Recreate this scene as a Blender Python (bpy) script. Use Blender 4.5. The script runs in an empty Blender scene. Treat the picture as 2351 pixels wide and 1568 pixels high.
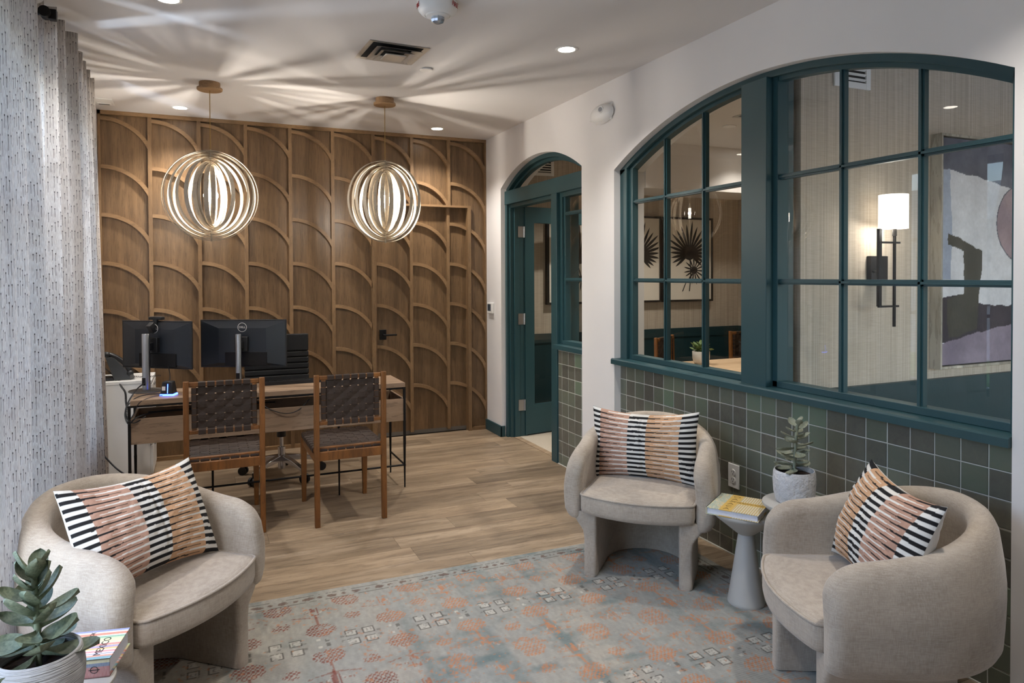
import bpy, bmesh, math, random
import numpy as np
from mathutils import Vector, Matrix, Euler

# ------------------------------------------------------------------ camera, sky, lights, exposure
scene = bpy.context.scene
COL = scene.collection
PI = math.pi
random.seed(7)
RNG = np.random.default_rng(11)

def camera():
    f, yaw, tilt, roll, sy = 1623.758, 0.415385, -0.0169165, -0.0042418, -125.916
    F = Vector((math.sin(yaw) * math.cos(tilt), math.cos(yaw) * math.cos(tilt), math.sin(tilt)))
    R = Vector((math.cos(yaw), -math.sin(yaw), 0.0))
    U = R.cross(F)
    c, s = math.cos(roll), math.sin(roll)
    R2 = c * R + s * U
    U2 = -s * R + c * U
    cam = bpy.data.cameras.new('camera')
    cam.sensor_width = 36.0
    cam.lens = f / 2351 * 36.0
    cam.shift_y = sy / 2351
    cam.clip_start = 0.02
    o = bpy.data.objects.new('camera', cam)
    COL.objects.link(o)
    B = -F
    o.matrix_world = Matrix(((R2.x, U2.x, B.x, 0), (R2.y, U2.y, B.y, 0), (R2.z, U2.z, B.z, 1.48), (0, 0, 0, 1)))
    scene.camera = o
camera()

scene.view_settings.view_transform = 'Standard'
scene.view_settings.look = 'None'
scene.view_settings.gamma = 1.0
scene.view_settings.use_curve_mapping = False
scene.view_settings.exposure = 0.78
scene.cycles.max_bounces = 8
scene.cycles.transparent_max_bounces = 12
scene.cycles.sample_clamp_indirect = 6.0
scene.cycles.use_denoising = True

world = bpy.data.worlds.new('sky')
scene.world = world
world.use_nodes = True
wn = world.node_tree
sky = wn.nodes.new('ShaderNodeTexSky')
sky.sky_type = 'NISHITA'
sky.sun_disc = False
sky.sun_elevation = math.radians(48)
sky.sun_rotation = math.radians(200)
bg = wn.nodes['Background']
wn.links.new(sky.outputs[0], bg.inputs[0])
bg.inputs[1].default_value = 0.92

def kelvin(k):
    return {2700: (1.0, .78, .55), 3000: (1.0, .92, .82), 3500: (1.0, .95, .90), 4000: (1.0, .97, .94), 6500: (.86, .92, 1.0), 8000: (.70, .82, 1.0)}[k]

def light(name, kind, loc, power, k, aim=None, **kw):
    l = bpy.data.lights.new(name, kind)
    l.energy = power
    l.color = kelvin(k)
    for a, v in kw.items():
        setattr(l, a, v)
    o = bpy.data.objects.new(name, l)
    o.location = loc
    if aim is not None:
        o.rotation_euler = (Vector(aim) - Vector(loc)).to_track_quat('-Z', 'Y').to_euler()
    COL.objects.link(o)
    return o

CEIL = 2.765
# daylight: the sky is sampled through the window openings
def portal(loc, aim, w, h):
    o = light('window_portal', 'AREA', loc, 1.0, 6500, aim=aim, shape='RECTANGLE', size=w, size_y=h)
    o.data.cycles.is_portal = True
portal((-0.88, 3.05, 1.45), (2.0, 3.05, 1.45), 4.4, 2.0)
portal((4.4, -1.77, 1.5), (4.4, 2.0, 1.5), 2.6, 1.8)
# sunlight glinting up off the cars outside, through the slit between the curtains
light('car_glint', 'SPOT', (-2.62, 2.70, 0.15), 300, 8000, aim=(-0.62, 4.30, 2.0), spot_size=0.55, spot_blend=0.5, shadow_soft_size=0.16)
light('car_glint', 'SPOT', (-2.62, 5.75, 0.15), 240, 8000, aim=(-0.62, 4.30, 2.0), spot_size=0.55, spot_blend=0.5, shadow_soft_size=0.18)
CAN_POWER = 56
PENDANT_POWER = 19

# ------------------------------------------------------------------ helpers
def S(r, g, b):
    f = lambda c: (c / 255 / 12.92) if c / 255 <= 0.04045 else ((c / 255 + 0.055) / 1.055) ** 2.4
    return (f(r), f(g), f(b), 1.0)

class N:
    """small node helper"""
    def __init__(self, name):
        self.m = bpy.data.materials.new(name)
        self.m.use_nodes = True
        self.t = self.m.node_tree
        self.b = self.t.nodes['Principled BSDF']
    def n(self, typ, **kw):
        x = self.t.nodes.new('ShaderNode' + typ)
        for k, v in kw.items():
            setattr(x, k, v)
        return x
    def l(self, a, b):
        self.t.links.new(a, b)
    def setp(self, **kw):
        for k, v in kw.items():
            self.b.inputs[k.replace('_', ' ')].default_value = v
        return self
    def coord(self, kind='Object', scale=(1, 1, 1), rot=(0, 0, 0), loc_rand=False):
        tc = self.n('TexCoord')
        mp = self.n('Mapping')
        mp.inputs['Scale'].default_value = scale
        mp.inputs['Rotation'].default_value = rot
        self.l(tc.outputs[kind], mp.inputs[0])
        if loc_rand:
            oi = self.n('ObjectInfo')
            mu = self.n('VectorMath', operation='SCALE')
            cb = self.n('CombineXYZ')
            self.l(oi.outputs['Random'], cb.inputs[0]); self.l(oi.outputs['Random'], cb.inputs[1]); self.l(oi.outputs['Random'], cb.inputs[2])
            self.l(cb.outputs[0], mu.inputs[0]); mu.inputs['Scale'].default_value = 37.0
            self.l(mu.outputs[0], mp.inputs['Location'])
        return mp.outputs[0]
    def noise(self, vec, scale, detail=3, rough=.55, dist=0.0):
        x = self.n('TexNoise')
        x.inputs['Scale'].default_value = scale
        x.inputs['Detail'].default_value = detail
        x.inputs['Roughness'].default_value = rough
        x.inputs['Distortion'].default_value = dist
        self.l(vec, x.inputs['Vector'])
        return x.outputs[0]
    def ramp(self, fac, stops):
        x = self.n('ValToRGB')
        e = x.color_ramp.elements
        while len(e) < len(stops):
            e.new(0.5)
        for i, (p, c) in enumerate(stops):
            e[i].position = p
            e[i].color = c
        self.l(fac, x.inputs[0])
        return x.outputs[0]
    def mix(self, fac, a, b, blend='MIX'):
        x = self.n('Mix', data_type='RGBA', blend_type=blend)
        if isinstance(fac, float): x.inputs[0].default_value = fac
        else: self.l(fac, x.inputs[0])
        for i, v in ((6, a), (7, b)):
            if isinstance(v, tuple): x.inputs[i].default_value = v
            else: self.l(v, x.inputs[i])
        return x.outputs[2]
    def math(self, op, a, b=0.0):
        x = self.n('Math', operation=op)
        for i, v in ((0, a), (1, b)):
            if isinstance(v, (int, float)): x.inputs[i].default_value = v
            else: self.l(v, x.inputs[i])
        return x.outputs[0]
    def color(self, out):
        self.l(out, self.b.inputs['Base Color'])
    def bump(self, h, strength=.3, dist=.002):
        x = self.n('Bump')
        x.inputs['Strength'].default_value = strength
        x.inputs['Distance'].default_value = dist
        self.l(h, x.inputs['Height'])
        self.l(x.outputs[0], self.b.inputs['Normal'])

def simple(name, col, rough=.5, metal=0.0, var=.12, scale=6.0, bump=0.0, bscale=90.0, spec=.5):
    k = N(name)
    k.setp(Roughness=rough, Metallic=metal)
    k.b.inputs['Specular IOR Level'].default_value = spec
    v = k.coord('Object')
    n1 = k.noise(v, scale, 4)
    a = tuple(min(1, c * (1 - var)) for c in col[:3]) + (1,)
    b = tuple(min(1, c * (1 + var)) for c in col[:3]) + (1,)
    k.color(k.ramp(n1, [(.3, a), (.7, b)]))
    if bump:
        k.bump(k.noise(v, bscale, 3), bump)
    return k.m

def wood(name, dark, light_, axis='Z', fine=60, rough=.5, knots=False, bump=.25, stretch=14.0, per_object=0.0, mid=None):
    k = N(name)
    k.setp(Roughness=rough)
    sc = {'X': (1, stretch, stretch), 'Y': (stretch, 1, stretch), 'Z': (stretch, stretch, 1)}[axis]
    v = k.coord('Object', sc, loc_rand=True)
    big = k.noise(v, 1.3, 4, .55, .6)
    f = k.noise(v, fine / stretch, 3, .6)
    stops = [(.28, dark), (.72, light_)] if mid is None else [(.25, dark), (.5, mid), (.75, light_)]
    c = k.ramp(big, stops)
    c = k.mix(k.math('MULTIPLY', k.math('GREATER_THAN', f, .56), .35), c, tuple(x * .6 for x in dark[:3]) + (1,))
    if knots:
        v2 = k.coord('Object', {'X': (2.2, 9, 9), 'Y': (9, 2.2, 9), 'Z': (9, 9, 2.2)}[axis], loc_rand=True)
        kn = k.noise(v2, 1.0, 3, .55, .3)
        c = k.mix(k.ramp(kn, [(.66, (0, 0, 0, 1)), (.78, (.75, .75, .75, 1))]), c, tuple(x * .38 for x in dark[:3]) + (1,))
    if per_object:
        oi = k.n('ObjectInfo')
        hv = k.n('HueSaturation')
        k.l(c, hv.inputs['Color'])
        k.l(k.math('ADD', k.math('MULTIPLY', oi.outputs['Random'], per_object), 1 - per_object / 2), hv.inputs['Value'])
        c = hv.outputs[0]
    k.color(c)
    k.bump(f, bump, .0015)
    return k.m

MAT = {}
MAT['wall'] = simple('white_wall_paint', S(224, 220, 217), .75, var=.02, scale=2, bump=.04, bscale=160)
MAT['ceiling'] = simple('ceiling_paint', S(221, 217, 214), .85, var=.02, scale=1.5, bump=.04, bscale=140)
MAT['oak_panel'] = wood('oak_veneer', S(94, 73, 50), S(130, 102, 72), 'Z', fine=150, rough=.36, stretch=16, bump=.55)  # veneer toned darker than the battens, shade between them put into the colour
MAT['oak_batten'] = wood('oak_batten', S(126, 98, 68), S(152, 121, 86), 'X', fine=120, rough=.42, stretch=6, bump=.2)  # same oak toned lighter, as if the battens catch the downlights
MAT['oak_stile'] = wood('oak_stile', S(116, 90, 62), S(142, 113, 80), 'Z', fine=120, rough=.42, stretch=8, bump=.2)
MAT['teal'] = simple('teal_paint', S(38, 70, 75), .42, var=.05, scale=3, bump=.05, bscale=60)
MAT['teal_dark'] = simple('teal_wainscot', S(24, 52, 57), .45, var=.05, scale=3)
MAT['plank'] = wood('floor_oak', S(116, 98, 80), S(176, 156, 132), 'X', fine=70, rough=.42, knots=True, stretch=9, per_object=.46, bump=.15, mid=S(150, 130, 106))
MAT['joint'] = simple('floor_joint', S(70, 56, 42), .8)
MAT['grout'] = simple('grout', S(198, 198, 190), .9, bump=.2)
MAT['fabric'] = None
MAT['black'] = simple('black_metal', S(34, 33, 33), .45, .6)
MAT['black_plastic'] = simple('black_plastic', S(26, 27, 30), .42)
MAT['chrome'] = simple('chrome', S(200, 200, 205), .14, 1.0, var=.02)
MAT['steel'] = simple('brushed_steel', S(176, 178, 182), .32, 1.0, var=.04)
MAT['white_plastic'] = simple('white_plastic', S(232, 230, 226), .4, var=.02)
MAT['white_metal'] = simple('white_metal', S(220, 219, 216), .45, var=.02)
MAT['desk_wood'] = wood('desk_walnut', S(122, 100, 80), S(180, 152, 126), 'X', fine=50, rough=.48, stretch=7, bump=.15, mid=S(152, 127, 103))
MAT['chair_wood'] = wood('chair_teak', S(98, 60, 25), S(142, 91, 42), 'Z', fine=60, rough=.42, stretch=8, bump=.12)
MAT['leather'] = simple('brown_leather', S(50, 36, 27), .55, var=.14, scale=20, bump=.25, bscale=220)
MAT['black_leather'] = simple('black_leather', S(24, 24, 26), .45, var=.1, scale=30, bump=.2, bscale=260)
MAT['table_resin'] = simple('stone_resin', S(176, 172, 164), .55, var=.04, scale=5)
MAT['canopy_wood'] = wood('canopy_beech', S(140, 108, 76), S(170, 136, 98), 'X', stretch=6)
MAT['cord'] = simple('gold_cord', S(150, 118, 60), .6)
MAT['soil'] = simple('potting_soil', S(48, 32, 24), .95, var=.5, scale=60, bump=.9, bscale=90)
MAT['off_white_fabric'] = simple('cream_cotton', S(226, 222, 214), .85, var=.03, bump=.2, bscale=200)
MAT['carpet'] = simple('grey_carpet', S(176, 166, 150), .95, var=.2, scale=160, bump=.5, bscale=260)
MAT['paper'] = simple('book_paper', S(214, 214, 220), .8, var=.05, scale=120)
MAT['art_paper'] = simple('art_paper', S(218, 210, 196), .8, var=.02)
MAT['ink'] = simple('black_ink', S(30, 29, 28), .7, var=.3, scale=30)
MAT['frame_black'] = simple('black_frame', S(18, 17, 17), .45)
MAT['frame_oak'] = wood('limed_oak', S(124, 117, 104), S(192, 185, 170), 'Z', fine=40, rough=.55, stretch=6, bump=.2)
MAT['sealant'] = simple('sealant', S(120, 110, 100), .8)
MAT['grey_sweep'] = simple('grey_sweep', S(104, 100, 94), .6)
MAT['asphalt'] = simple('pavement', S(190, 188, 184), .9)
MAT['lawn'] = simple('lawn', S(110, 140, 80), .95, var=.3, scale=20)
MAT['facade'] = simple('render_facade', S(214, 210, 204), .85)
MAT['facade_glass'] = simple('dark_glazing', S(60, 72, 84), .15)
MAT['duct_shade'] = simple('dark_void', S(20, 20, 20), .9)  # near-black colour imitating the shade inside air openings

def emit(name, col, strength):
    k = N(name)
    k.b.inputs['Base Color'].default_value = col
    k.b.inputs['Emission Color'].default_value = col
    k.b.inputs['Emission Strength'].default_value = strength
    return k.m
def bulb_mat():
    k = N('lit_bulb')
    t = k.t
    em = k.n('Emission'); tr = k.n('BsdfTransparent'); ad = k.n('AddShader')
    em.inputs[0].default_value = (1, .90, .74, 1); em.inputs[1].default_value = 9
    k.l(em.outputs[0], ad.inputs[0]); k.l(tr.outputs[0], ad.inputs[1])
    k.l(ad.outputs[0], t.nodes['Material Output'].inputs['Surface'])
    return k.m
MAT['bulb'] = bulb_mat()
MAT['can_lens'] = emit('lit_lens', (1, .92, .80, 1), 14)
MAT['sconce_shade'] = emit('lit_shade', (1, .93, .82, 1), 1.5)
MAT['blue_glow'] = emit('blue_led', (.05, .12, 1, 1), 6)

def glass_mat():
    k = N('clear_glass')
    t = k.t
    tr = k.n('BsdfTransparent'); gl = k.n('BsdfGlossy'); mx = k.n('MixShader'); ge = k.n('NewGeometry')
    tr.inputs[0].default_value = (.96, .975, .97, 1)
    gl.inputs['Roughness'].default_value = 0.0
    dt = k.n('VectorMath', operation='DOT_PRODUCT')
    k.l(ge.outputs['Incoming'], dt.inputs[0]); k.l(ge.outputs['Normal'], dt.inputs[1])
    one_c = k.math('SUBTRACT', 1.0, k.math('ABSOLUTE', dt.outputs['Value']))
    fr = k.math('ADD', k.math('MULTIPLY', k.math('POWER', one_c, 5.0), .95), .045)     # Schlick
    k.l(fr, mx.inputs[0]); k.l(tr.outputs[0], mx.inputs[1]); k.l(gl.outputs[0], mx.inputs[2])
    k.l(mx.outputs[0], t.nodes['Material Output'].inputs['Surface'])
    return k.m
MAT['glass'] = glass_mat()

def fabric_mat():
    k = N('linen_velvet')
    k.setp(Roughness=.9)
    k.b.inputs['Specular IOR Level'].default_value = .25
    k.b.inputs['Sheen Weight'].default_value = .25
    v = k.coord('Object')
    n1 = k.noise(v, 7, 4, .6)
    c = k.ramp(n1, [(.3, S(146, 133, 118)), (.7, S(170, 157, 141))])
    vx = k.noise(k.coord('Object', (420, 420, 40)), 1, 2)
    vz = k.noise(k.coord('Object', (40, 40, 420)), 1, 2)
    w = k.math('MULTIPLY', k.math('ADD', vx, vz), .5)
    c = k.mix(k.ramp(w, [(.40, (0, 0, 0, 1)), (.62, (.55, .55, .55, 1))]), c, S(190, 178, 163))
    k.color(c)
    k.bump(w, .35, .0012)
    return k.m
MAT['fabric'] = fabric_mat()

def tile_mat():
    k = N('zellige_glaze')
    k.setp(Roughness=.3)
    k.b.inputs['Specular IOR Level'].default_value = .4
    oi = k.n('ObjectInfo')
    c = k.ramp(oi.outputs['Random'], [(0, S(82, 80, 74)), (.2, S(94, 92, 84)), (.42, S(98, 102, 90)), (.62, S(102, 108, 94)), (.8, S(88, 84, 78)), (.92, S(101, 111, 94)), (1, S(106, 126, 106))])
    v = k.coord('Object', (1, 1, 1), loc_rand=True)
    n1 = k.noise(v, 22, 5, .65, .8)
    c2 = k.mix(k.ramp(n1, [(.3, (0, 0, 0, 1)), (.75, (.55, .55, .55, 1))]), c, S(112, 112, 98))
    k.color(c2)
    k.bump(k.noise(v, 16, 2), .25, .004)
    return k.m
MAT['tile'] = tile_mat()

def wallpaper_mat():
    k = N('grasscloth_wallpaper')
    k.setp(Roughness=.85)
    a = k.noise(k.coord('Object', (130, 130, 1.0)), 1, 3)
    b = k.noise(k.coord('Object', (14, 14, 190)), 1, 2)
    w = k.math('ADD', k.math('MULTIPLY', a, .74), k.math('MULTIPLY', b, .26))
    k.color(k.ramp(w, [(.30, S(158, 146, 130)), (.5, S(178, 166, 150)), (.70, S(196, 185, 170))]))
    k.bump(w, .3, .002)
    return k.m
MAT['wallpaper'] = wallpaper_mat()

def curtain_mat():
    k = N('dashed_linen')
    t = k.t
    uv = k.n('TexCoord')
    sep = k.n('SeparateXYZ')
    k.l(uv.outputs['UV'], sep.inputs[0])
    # u in metres of cloth, v in metres of height
    u = k.math('MULTIPLY', sep.outputs[0], 76.0)
    col = k.math('FLOOR', u)
    fu = k.math('FRACT', u)
    wn_ = k.n('TexWhiteNoise', noise_dimensions='1D')
    k.l(col, wn_.inputs['W'])
    v = k.math('ADD', k.math('MULTIPLY', sep.outputs[1], 15.0), k.math('MULTIPLY', wn_.outputs[0], 17.0))
    cell = k.math('FLOOR', v)
    fv = k.math('FRACT', v)
    cb = k.n('CombineXYZ')
    k.l(col, cb.inputs[0]); k.l(cell, cb.inputs[1])
    w2 = k.n('TexWhiteNoise', noise_dimensions='2D')
    k.l(cb.outputs[0], w2.inputs['Vector'])
    ln = k.math('ADD', k.math('MULTIPLY', w2.outputs[0], .55), .22)
    line = k.math('MULTIPLY', k.math('LESS_THAN', fv, ln), k.math('LESS_THAN', k.math('ABSOLUTE', k.math('SUBTRACT', fu, .5)), .06))
    on = k.math('GREATER_THAN', w2.outputs[0], .22)
    dot = k.math('MULTIPLY', k.math('LESS_THAN', k.math('ABSOLUTE', k.math('SUBTRACT', fv, ln)), .045), k.math('LESS_THAN', k.math('ABSOLUTE', k.math('SUBTRACT', fu, .5)), .17))
    msk = k.math('MULTIPLY', k.math('MAXIMUM', line, dot), on)
    base = k.ramp(k.noise(k.coord('UV', (300, 40, 1)), 1, 2), [(.3, S(204, 196, 190)), (.7, S(230, 225, 219))])
    c = k.mix(k.math('MULTIPLY', msk, .78), base, S(70, 66, 68))
    df = k.n('BsdfDiffuse'); tl = k.n('BsdfTranslucent'); mx = k.n('MixShader')
    k.l(c, df.inputs[0]); k.l(c, tl.inputs[0]); mx.inputs[0].default_value = .55
    k.l(df.outputs[0], mx.inputs[1]); k.l(tl.outputs[0], mx.inputs[2])
    k.l(mx.outputs[0], t.nodes['Material Output'].inputs['Surface'])
    return k.m
MAT['curtain'] = curtain_mat()

def vcol_mat(name, rough=.85, bump=0.0, bscale=(200, 200, 200), sheen=0.0):
    k = N(name)
    k.setp(Roughness=rough)
    k.b.inputs['Specular IOR Level'].default_value = .2
    at = k.n('Attribute')
    at.attribute_name = 'Col'
    nz = k.noise(k.coord('Object', bscale), 1, 2)
    k.color(k.mix(k.math('MULTIPLY', nz, .22), at.outputs[0], (0, 0, 0, 1)))
    if bump:
        k.bump(nz, bump, .002)
    return k.m
MAT['rug'] = vcol_mat('woven_rug', .95, .6, (60, 330, 60))
MAT['pillow_print'] = vcol_mat('woven_pillow', .9, .3, (330, 330, 330))
MAT['canvas'] = vcol_mat('painted_canvas', .7, .1, (60, 60, 60))

def pot_mat(name, ribs, up=0):
    k = N(name)
    k.setp(Roughness=.85)
    c = k.ramp(k.noise(k.coord('Object'), 9, 4), [(.3, S(158 + up, 156 + up, 154 + up)), (.7, S(188 + up, 186 + up, 184 + up))])
    k.color(c)
    if ribs:
        h = k.noise(k.coord('Object', (14, 14, 330)), 1, 2)
        k.bump(h, 1.0, .006)
    else:
        k.bump(k.noise(k.coord('Object'), 60, 4), 1.0, .010)
    return k.m
MAT['pot_ribbed'] = pot_mat('ribbed_plaster', True)
MAT['pot_rough'] = pot_mat('rough_plaster', False, 30)
MAT['pot_marble'] = simple('marbled_ceramic', S(214, 208, 198), .35, var=.12, scale=12)
def leaf_mat(name, a, b):
    k = N(name)
    k.setp(Roughness=.55)
    k.b.inputs['Subsurface Weight'].default_value = 0.0
    k.color(k.ramp(k.noise(k.coord('Object', loc_rand=True), 14, 3), [(.3, a), (.7, b)]))
    return k.m
MAT['leaf'] = leaf_mat('jade_leaf', S(84, 94, 74), S(122, 130, 104))
MAT['leaf_pale'] = leaf_mat('dusty_leaf', S(120, 124, 104), S(152, 154, 132))
MAT['leaf_green'] = leaf_mat('fresh_leaf', S(64, 92, 40), S(120, 140, 84))
MAT['ring_wood'] = wood('pale_ash_ring', S(168, 157, 140), S(196, 185, 168), 'Z', stretch=3, rough=.5, bump=.1)

# ---- mesh collector
class MB:
    def __init__(self):
        self.v = []; self.f = []; self.uv = None; self.col = None
    def add(self, vs, fs):
        o = len(self.v)
        self.v += [tuple(x) for x in vs]
        self.f += [tuple(i + o for i in f) for f in fs]
        return self
    def box(self, x0, x1, y0, y1, z0, z1):
        vs = [(x, y, z) for z in (z0, z1) for y in (y0, y1) for x in (x0, x1)]
        return self.add(vs, [(0, 2, 3, 1), (4, 5, 7, 6), (0, 1, 5, 4), (2, 6, 7, 3), (0, 4, 6, 2), (1, 3, 7, 5)])
    def obox(self, c, ax, hs):
        """oriented box: centre, 3 axes, half sizes"""
        c = Vector(c)
        vs = []
        for z in (-1, 1):
            for y in (-1, 1):
                for x in (-1, 1):
                    vs.append(c + ax[0] * (x * hs[0]) + ax[1] * (y * hs[1]) + ax[2] * (z * hs[2]))
        return self.add(vs, [(0, 2, 3, 1), (4, 5, 7, 6), (0, 1, 5, 4), (2, 6, 7, 3), (0, 4, 6, 2), (1, 3, 7, 5)])
    def prism(self, pts, axis, a, b):
        """polygon pts (2D, counter-clockwise) extruded along axis from a to b"""
        def P(p, t):
            return {'X': (t, p[0], p[1]), 'Y': (p[0], t, p[1]), 'Z': (p[0], p[1], t)}[axis]
        n = len(pts)
        vs = [P(p, a) for p in pts] + [P(p, b) for p in pts]
        fs = [tuple(range(n))[::-1], tuple(range(n, 2 * n))]
        fs += [(i, (i + 1) % n, n + (i + 1) % n, n + i) for i in range(n)]
        return self.add(vs, fs)
    def strip(self, lo, hi, axis, a, b):
        """band between two polylines lo/hi (2D, same length) extruded along axis"""
        def P(p, t):
            return {'X': (t, p[0], p[1]), 'Y': (p[0], t, p[1]), 'Z': (p[0], p[1], t)}[axis]
        n = len(lo)
        vs = [P(p, a) for p in lo] + [P(p, a) for p in hi] + [P(p, b) for p in lo] + [P(p, b) for p in hi]
        fs = []
        for i in range(n - 1):
            fs += [(i, i + 1, n + i + 1, n + i), (2 * n + i, 3 * n + i, 3 * n + i + 1, 2 * n + i + 1),
                   (i, 2 * n + i, 2 * n + i + 1, i + 1), (n + i, n + i + 1, 3 * n + i + 1, 3 * n + i)]
        fs += [(0, n, 3 * n, 2 * n), (n - 1, 3 * n - 1, 4 * n - 1, 2 * n - 1)]
        return self.add(vs, fs)
    def cyl(self, p0, p1, r0, r1=None, n=12, caps=True):
        r1 = r0 if r1 is None else r1
        p0 = Vector(p0); p1 = Vector(p1)
        d = (p1 - p0).normalized()
        a = d.orthogonal().normalized(); b = d.cross(a)
        vs = []
        for p, r in ((p0, r0), (p1, r1)):
            for i in range(n):
                t = 2 * PI * i / n
                vs.append(p + a * (r * math.cos(t)) + b * (r * math.sin(t)))
        fs = [(i, (i + 1) % n, n + (i + 1) % n, n + i) for i in range(n)]
        if caps:
            fs += [tuple(range(n))[::-1], tuple(range(n, 2 * n))]
        return self.add(vs, fs)
    def lathe(self, prof, c=(0, 0, 0), n=32, axis='Z'):
        vs = []; fs = []
        m = len(prof)
        for (r, z) in prof:
            for i in range(n):
                t = 2 * PI * i / n
                p = (r * math.cos(t), r * math.sin(t), z)
                if axis == 'X': p = (p[2], p[0], p[1])
                if axis == 'Y': p = (p[0], p[2], p[1])
                vs.append((p[0] + c[0], p[1] + c[1], p[2] + c[2]))
        for j in range(m - 1):
            for i in range(n):
                fs.append((j * n + i, j * n + (i + 1) % n, (j + 1) * n + (i + 1) % n, (j + 1) * n + i))
        if prof[0][0] > 1e-6: fs.append(tuple(range(n))[::-1])
        if prof[-1][0] > 1e-6: fs.append(tuple((m - 1) * n + i for i in range(n)))
        return self.add(vs, fs)
    def tube(self, path, r, n=8, closed=False):
        path = [Vector(p) for p in path]
        m = len(path)
        vs = []; fs = []
        prev = None
        for i, p in enumerate(path):
            if closed:
                d = path[(i + 1) % m] - path[i - 1]
            else:
                d = path[min(i + 1, m - 1)] - path[max(i - 1, 0)]
            d.normalize()
            a = d.orthogonal().normalized() if prev is None else (prev - d * prev.dot(d)).normalized()
            prev = a
            b = d.cross(a)
            for k in range(n):
                t = 2 * PI * k / n
                vs.append(p + a * (r * math.cos(t)) + b * (r * math.sin(t)))
        for i in range(m if closed else m - 1):
            for k in range(n):
                j = (i + 1) % m
                fs.append((i * n + k, i * n + (k + 1) % n, j * n + (k + 1) % n, j * n + k))
        if not closed:
            fs += [tuple(range(n))[::-1], tuple((m - 1) * n + k for k in range(n))]
        return self.add(vs, fs)
    def grid(self, fn, nu, nv, close_u=False):
        vs = [fn(i / (nu if close_u else nu - 1), j / (nv - 1)) for j in range(nv) for i in range(nu)]
        fs = []
        for j in range(nv - 1):
            for i in range(nu if close_u else nu - 1):
                i2 = (i + 1) % nu
                fs.append((j * nu + i, j * nu + i2, (j + 1) * nu + i2, (j + 1) * nu + i))
        return self.add(vs, fs)
    def sphere(self, c, r, nu=20, nv=12, sz=1.0):
        prof = [(max(1e-7, r * math.sin(PI * j / nv)), -r * sz * math.cos(PI * j / nv)) for j in range(nv + 1)]
        return self.lathe(prof, c, nu)
    def mesh(self, name, mat, smooth=None):
        me = bpy.data.meshes.new(name)
        me.from_pydata(self.v, [], self.f)
        me.materials.append(mat)
        bm = bmesh.new(); bm.from_mesh(me)
        bmesh.ops.recalc_face_normals(bm, faces=bm.faces)
        bm.to_mesh(me); bm.free()
        if smooth is not None:
            me.shade_smooth()
            if smooth < 180:
                me.set_sharp_from_angle(angle=math.radians(smooth))
        me.update()
        return me
    def build(self, name, mat, parent=None, smooth=None, bevel=0.0, seg=2):
        o = bpy.data.objects.new(name, self.mesh(name, MAT[mat] if isinstance(mat, str) else mat, smooth if not bevel else 35))
        COL.objects.link(o)
        if parent is not None:
            o.parent = parent
        if bevel:
            b = o.modifiers.new('bevel', 'BEVEL')
            b.width = bevel; b.segments = seg; b.limit_method = 'ANGLE'; b.angle_limit = math.radians(40)
            b.harden_normals = False
        return o

def tag(o, label=None, cat=None, group=None, kind=None):
    if label: o['label'] = label
    if cat: o['category'] = cat
    if group: o['group'] = group
    if kind: o['kind'] = kind
    return o
def empty(name, loc=(0, 0, 0), rz=0.0):
    o = bpy.data.objects.new(name, None)
    o.location = loc
    o.rotation_euler = (0, 0, rz)
    o.empty_display_size = .1
    COL.objects.link(o)
    return o
def thing(name, label, cat, loc=(0, 0, 0), rz=0.0, group=None):
    return tag(empty(name, loc, rz), label, cat, group)
def struct(o, label=None):
    o['kind'] = 'structure'
    if label: o['label'] = label
    return o
def inst(src, name, parent, loc=None, rot=None, scale=None):
    o = bpy.data.objects.new(name, src if isinstance(src, bpy.types.Mesh) else src.data)
    COL.objects.link(o)
    o.parent = parent
    if loc is not None: o.location = loc
    if rot is not None: o.rotation_euler = rot
    if scale is not None: o.scale = scale
    return o
def children(o):
    return [c for c in bpy.data.objects if c.parent == o]
def copy_tree(o, parent=None):
    c = o.copy()
    COL.objects.link(c)
    c.parent = parent
    for ch in children(o):
        copy_tree(ch, c)
    return c
def text(name, body, mat, parent, loc, rot, size, extrude=.0004, align='CENTER', font_scale=None):
    cu = bpy.data.curves.new(name, 'FONT')
    cu.body = body
    cu.size = size
    cu.extrude = extrude
    cu.align_x = align
    cu.align_y = 'CENTER'
    cu.materials.append(MAT[mat] if isinstance(mat, str) else mat)
    tmp = bpy.data.objects.new('tmp_text', cu)
    COL.objects.link(tmp)
    me = bpy.data.meshes.new_from_object(tmp.evaluated_get(bpy.context.evaluated_depsgraph_get()))
    me.name = name
    bpy.data.objects.remove(tmp)
    o = bpy.data.objects.new(name, me)
    COL.objects.link(o)
    o.parent = parent
    o.location = loc
    o.rotation_euler = rot
    if font_scale: o.scale = font_scale
    return o
def color_attr(o, cols):
    me = o.data
    a = me.color_attributes.new('Col', 'FLOAT_COLOR', 'POINT')
    a.data.foreach_set('color', np.asarray(cols, dtype=np.float32).ravel())
def lin(c):
    return np.array(S(*c)[:3])

def np_noise(x, y, seed=0, octaves=4, freq=1.0):
    """cheap value noise"""
    rng = np.random.default_rng(seed)
    tab = rng.random((256, 256))
    out = np.zeros_like(x); amp = 1.0; tot = 0.0
    for _ in range(octaves):
        xi = np.floor(x * freq).astype(int); yi = np.floor(y * freq).astype(int)
        fx = x * freq - xi; fy = y * freq - yi
        fx = fx * fx * (3 - 2 * fx); fy = fy * fy * (3 - 2 * fy)
        g = lambda a, b: tab[a % 256, b % 256]
        out += amp * ((g(xi, yi) * (1 - fx) + g(xi + 1, yi) * fx) * (1 - fy) + (g(xi, yi + 1) * (1 - fx) + g(xi + 1, yi + 1) * fx) * fy)
        tot += amp; amp *= .5; freq *= 2
    return out / tot

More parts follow.
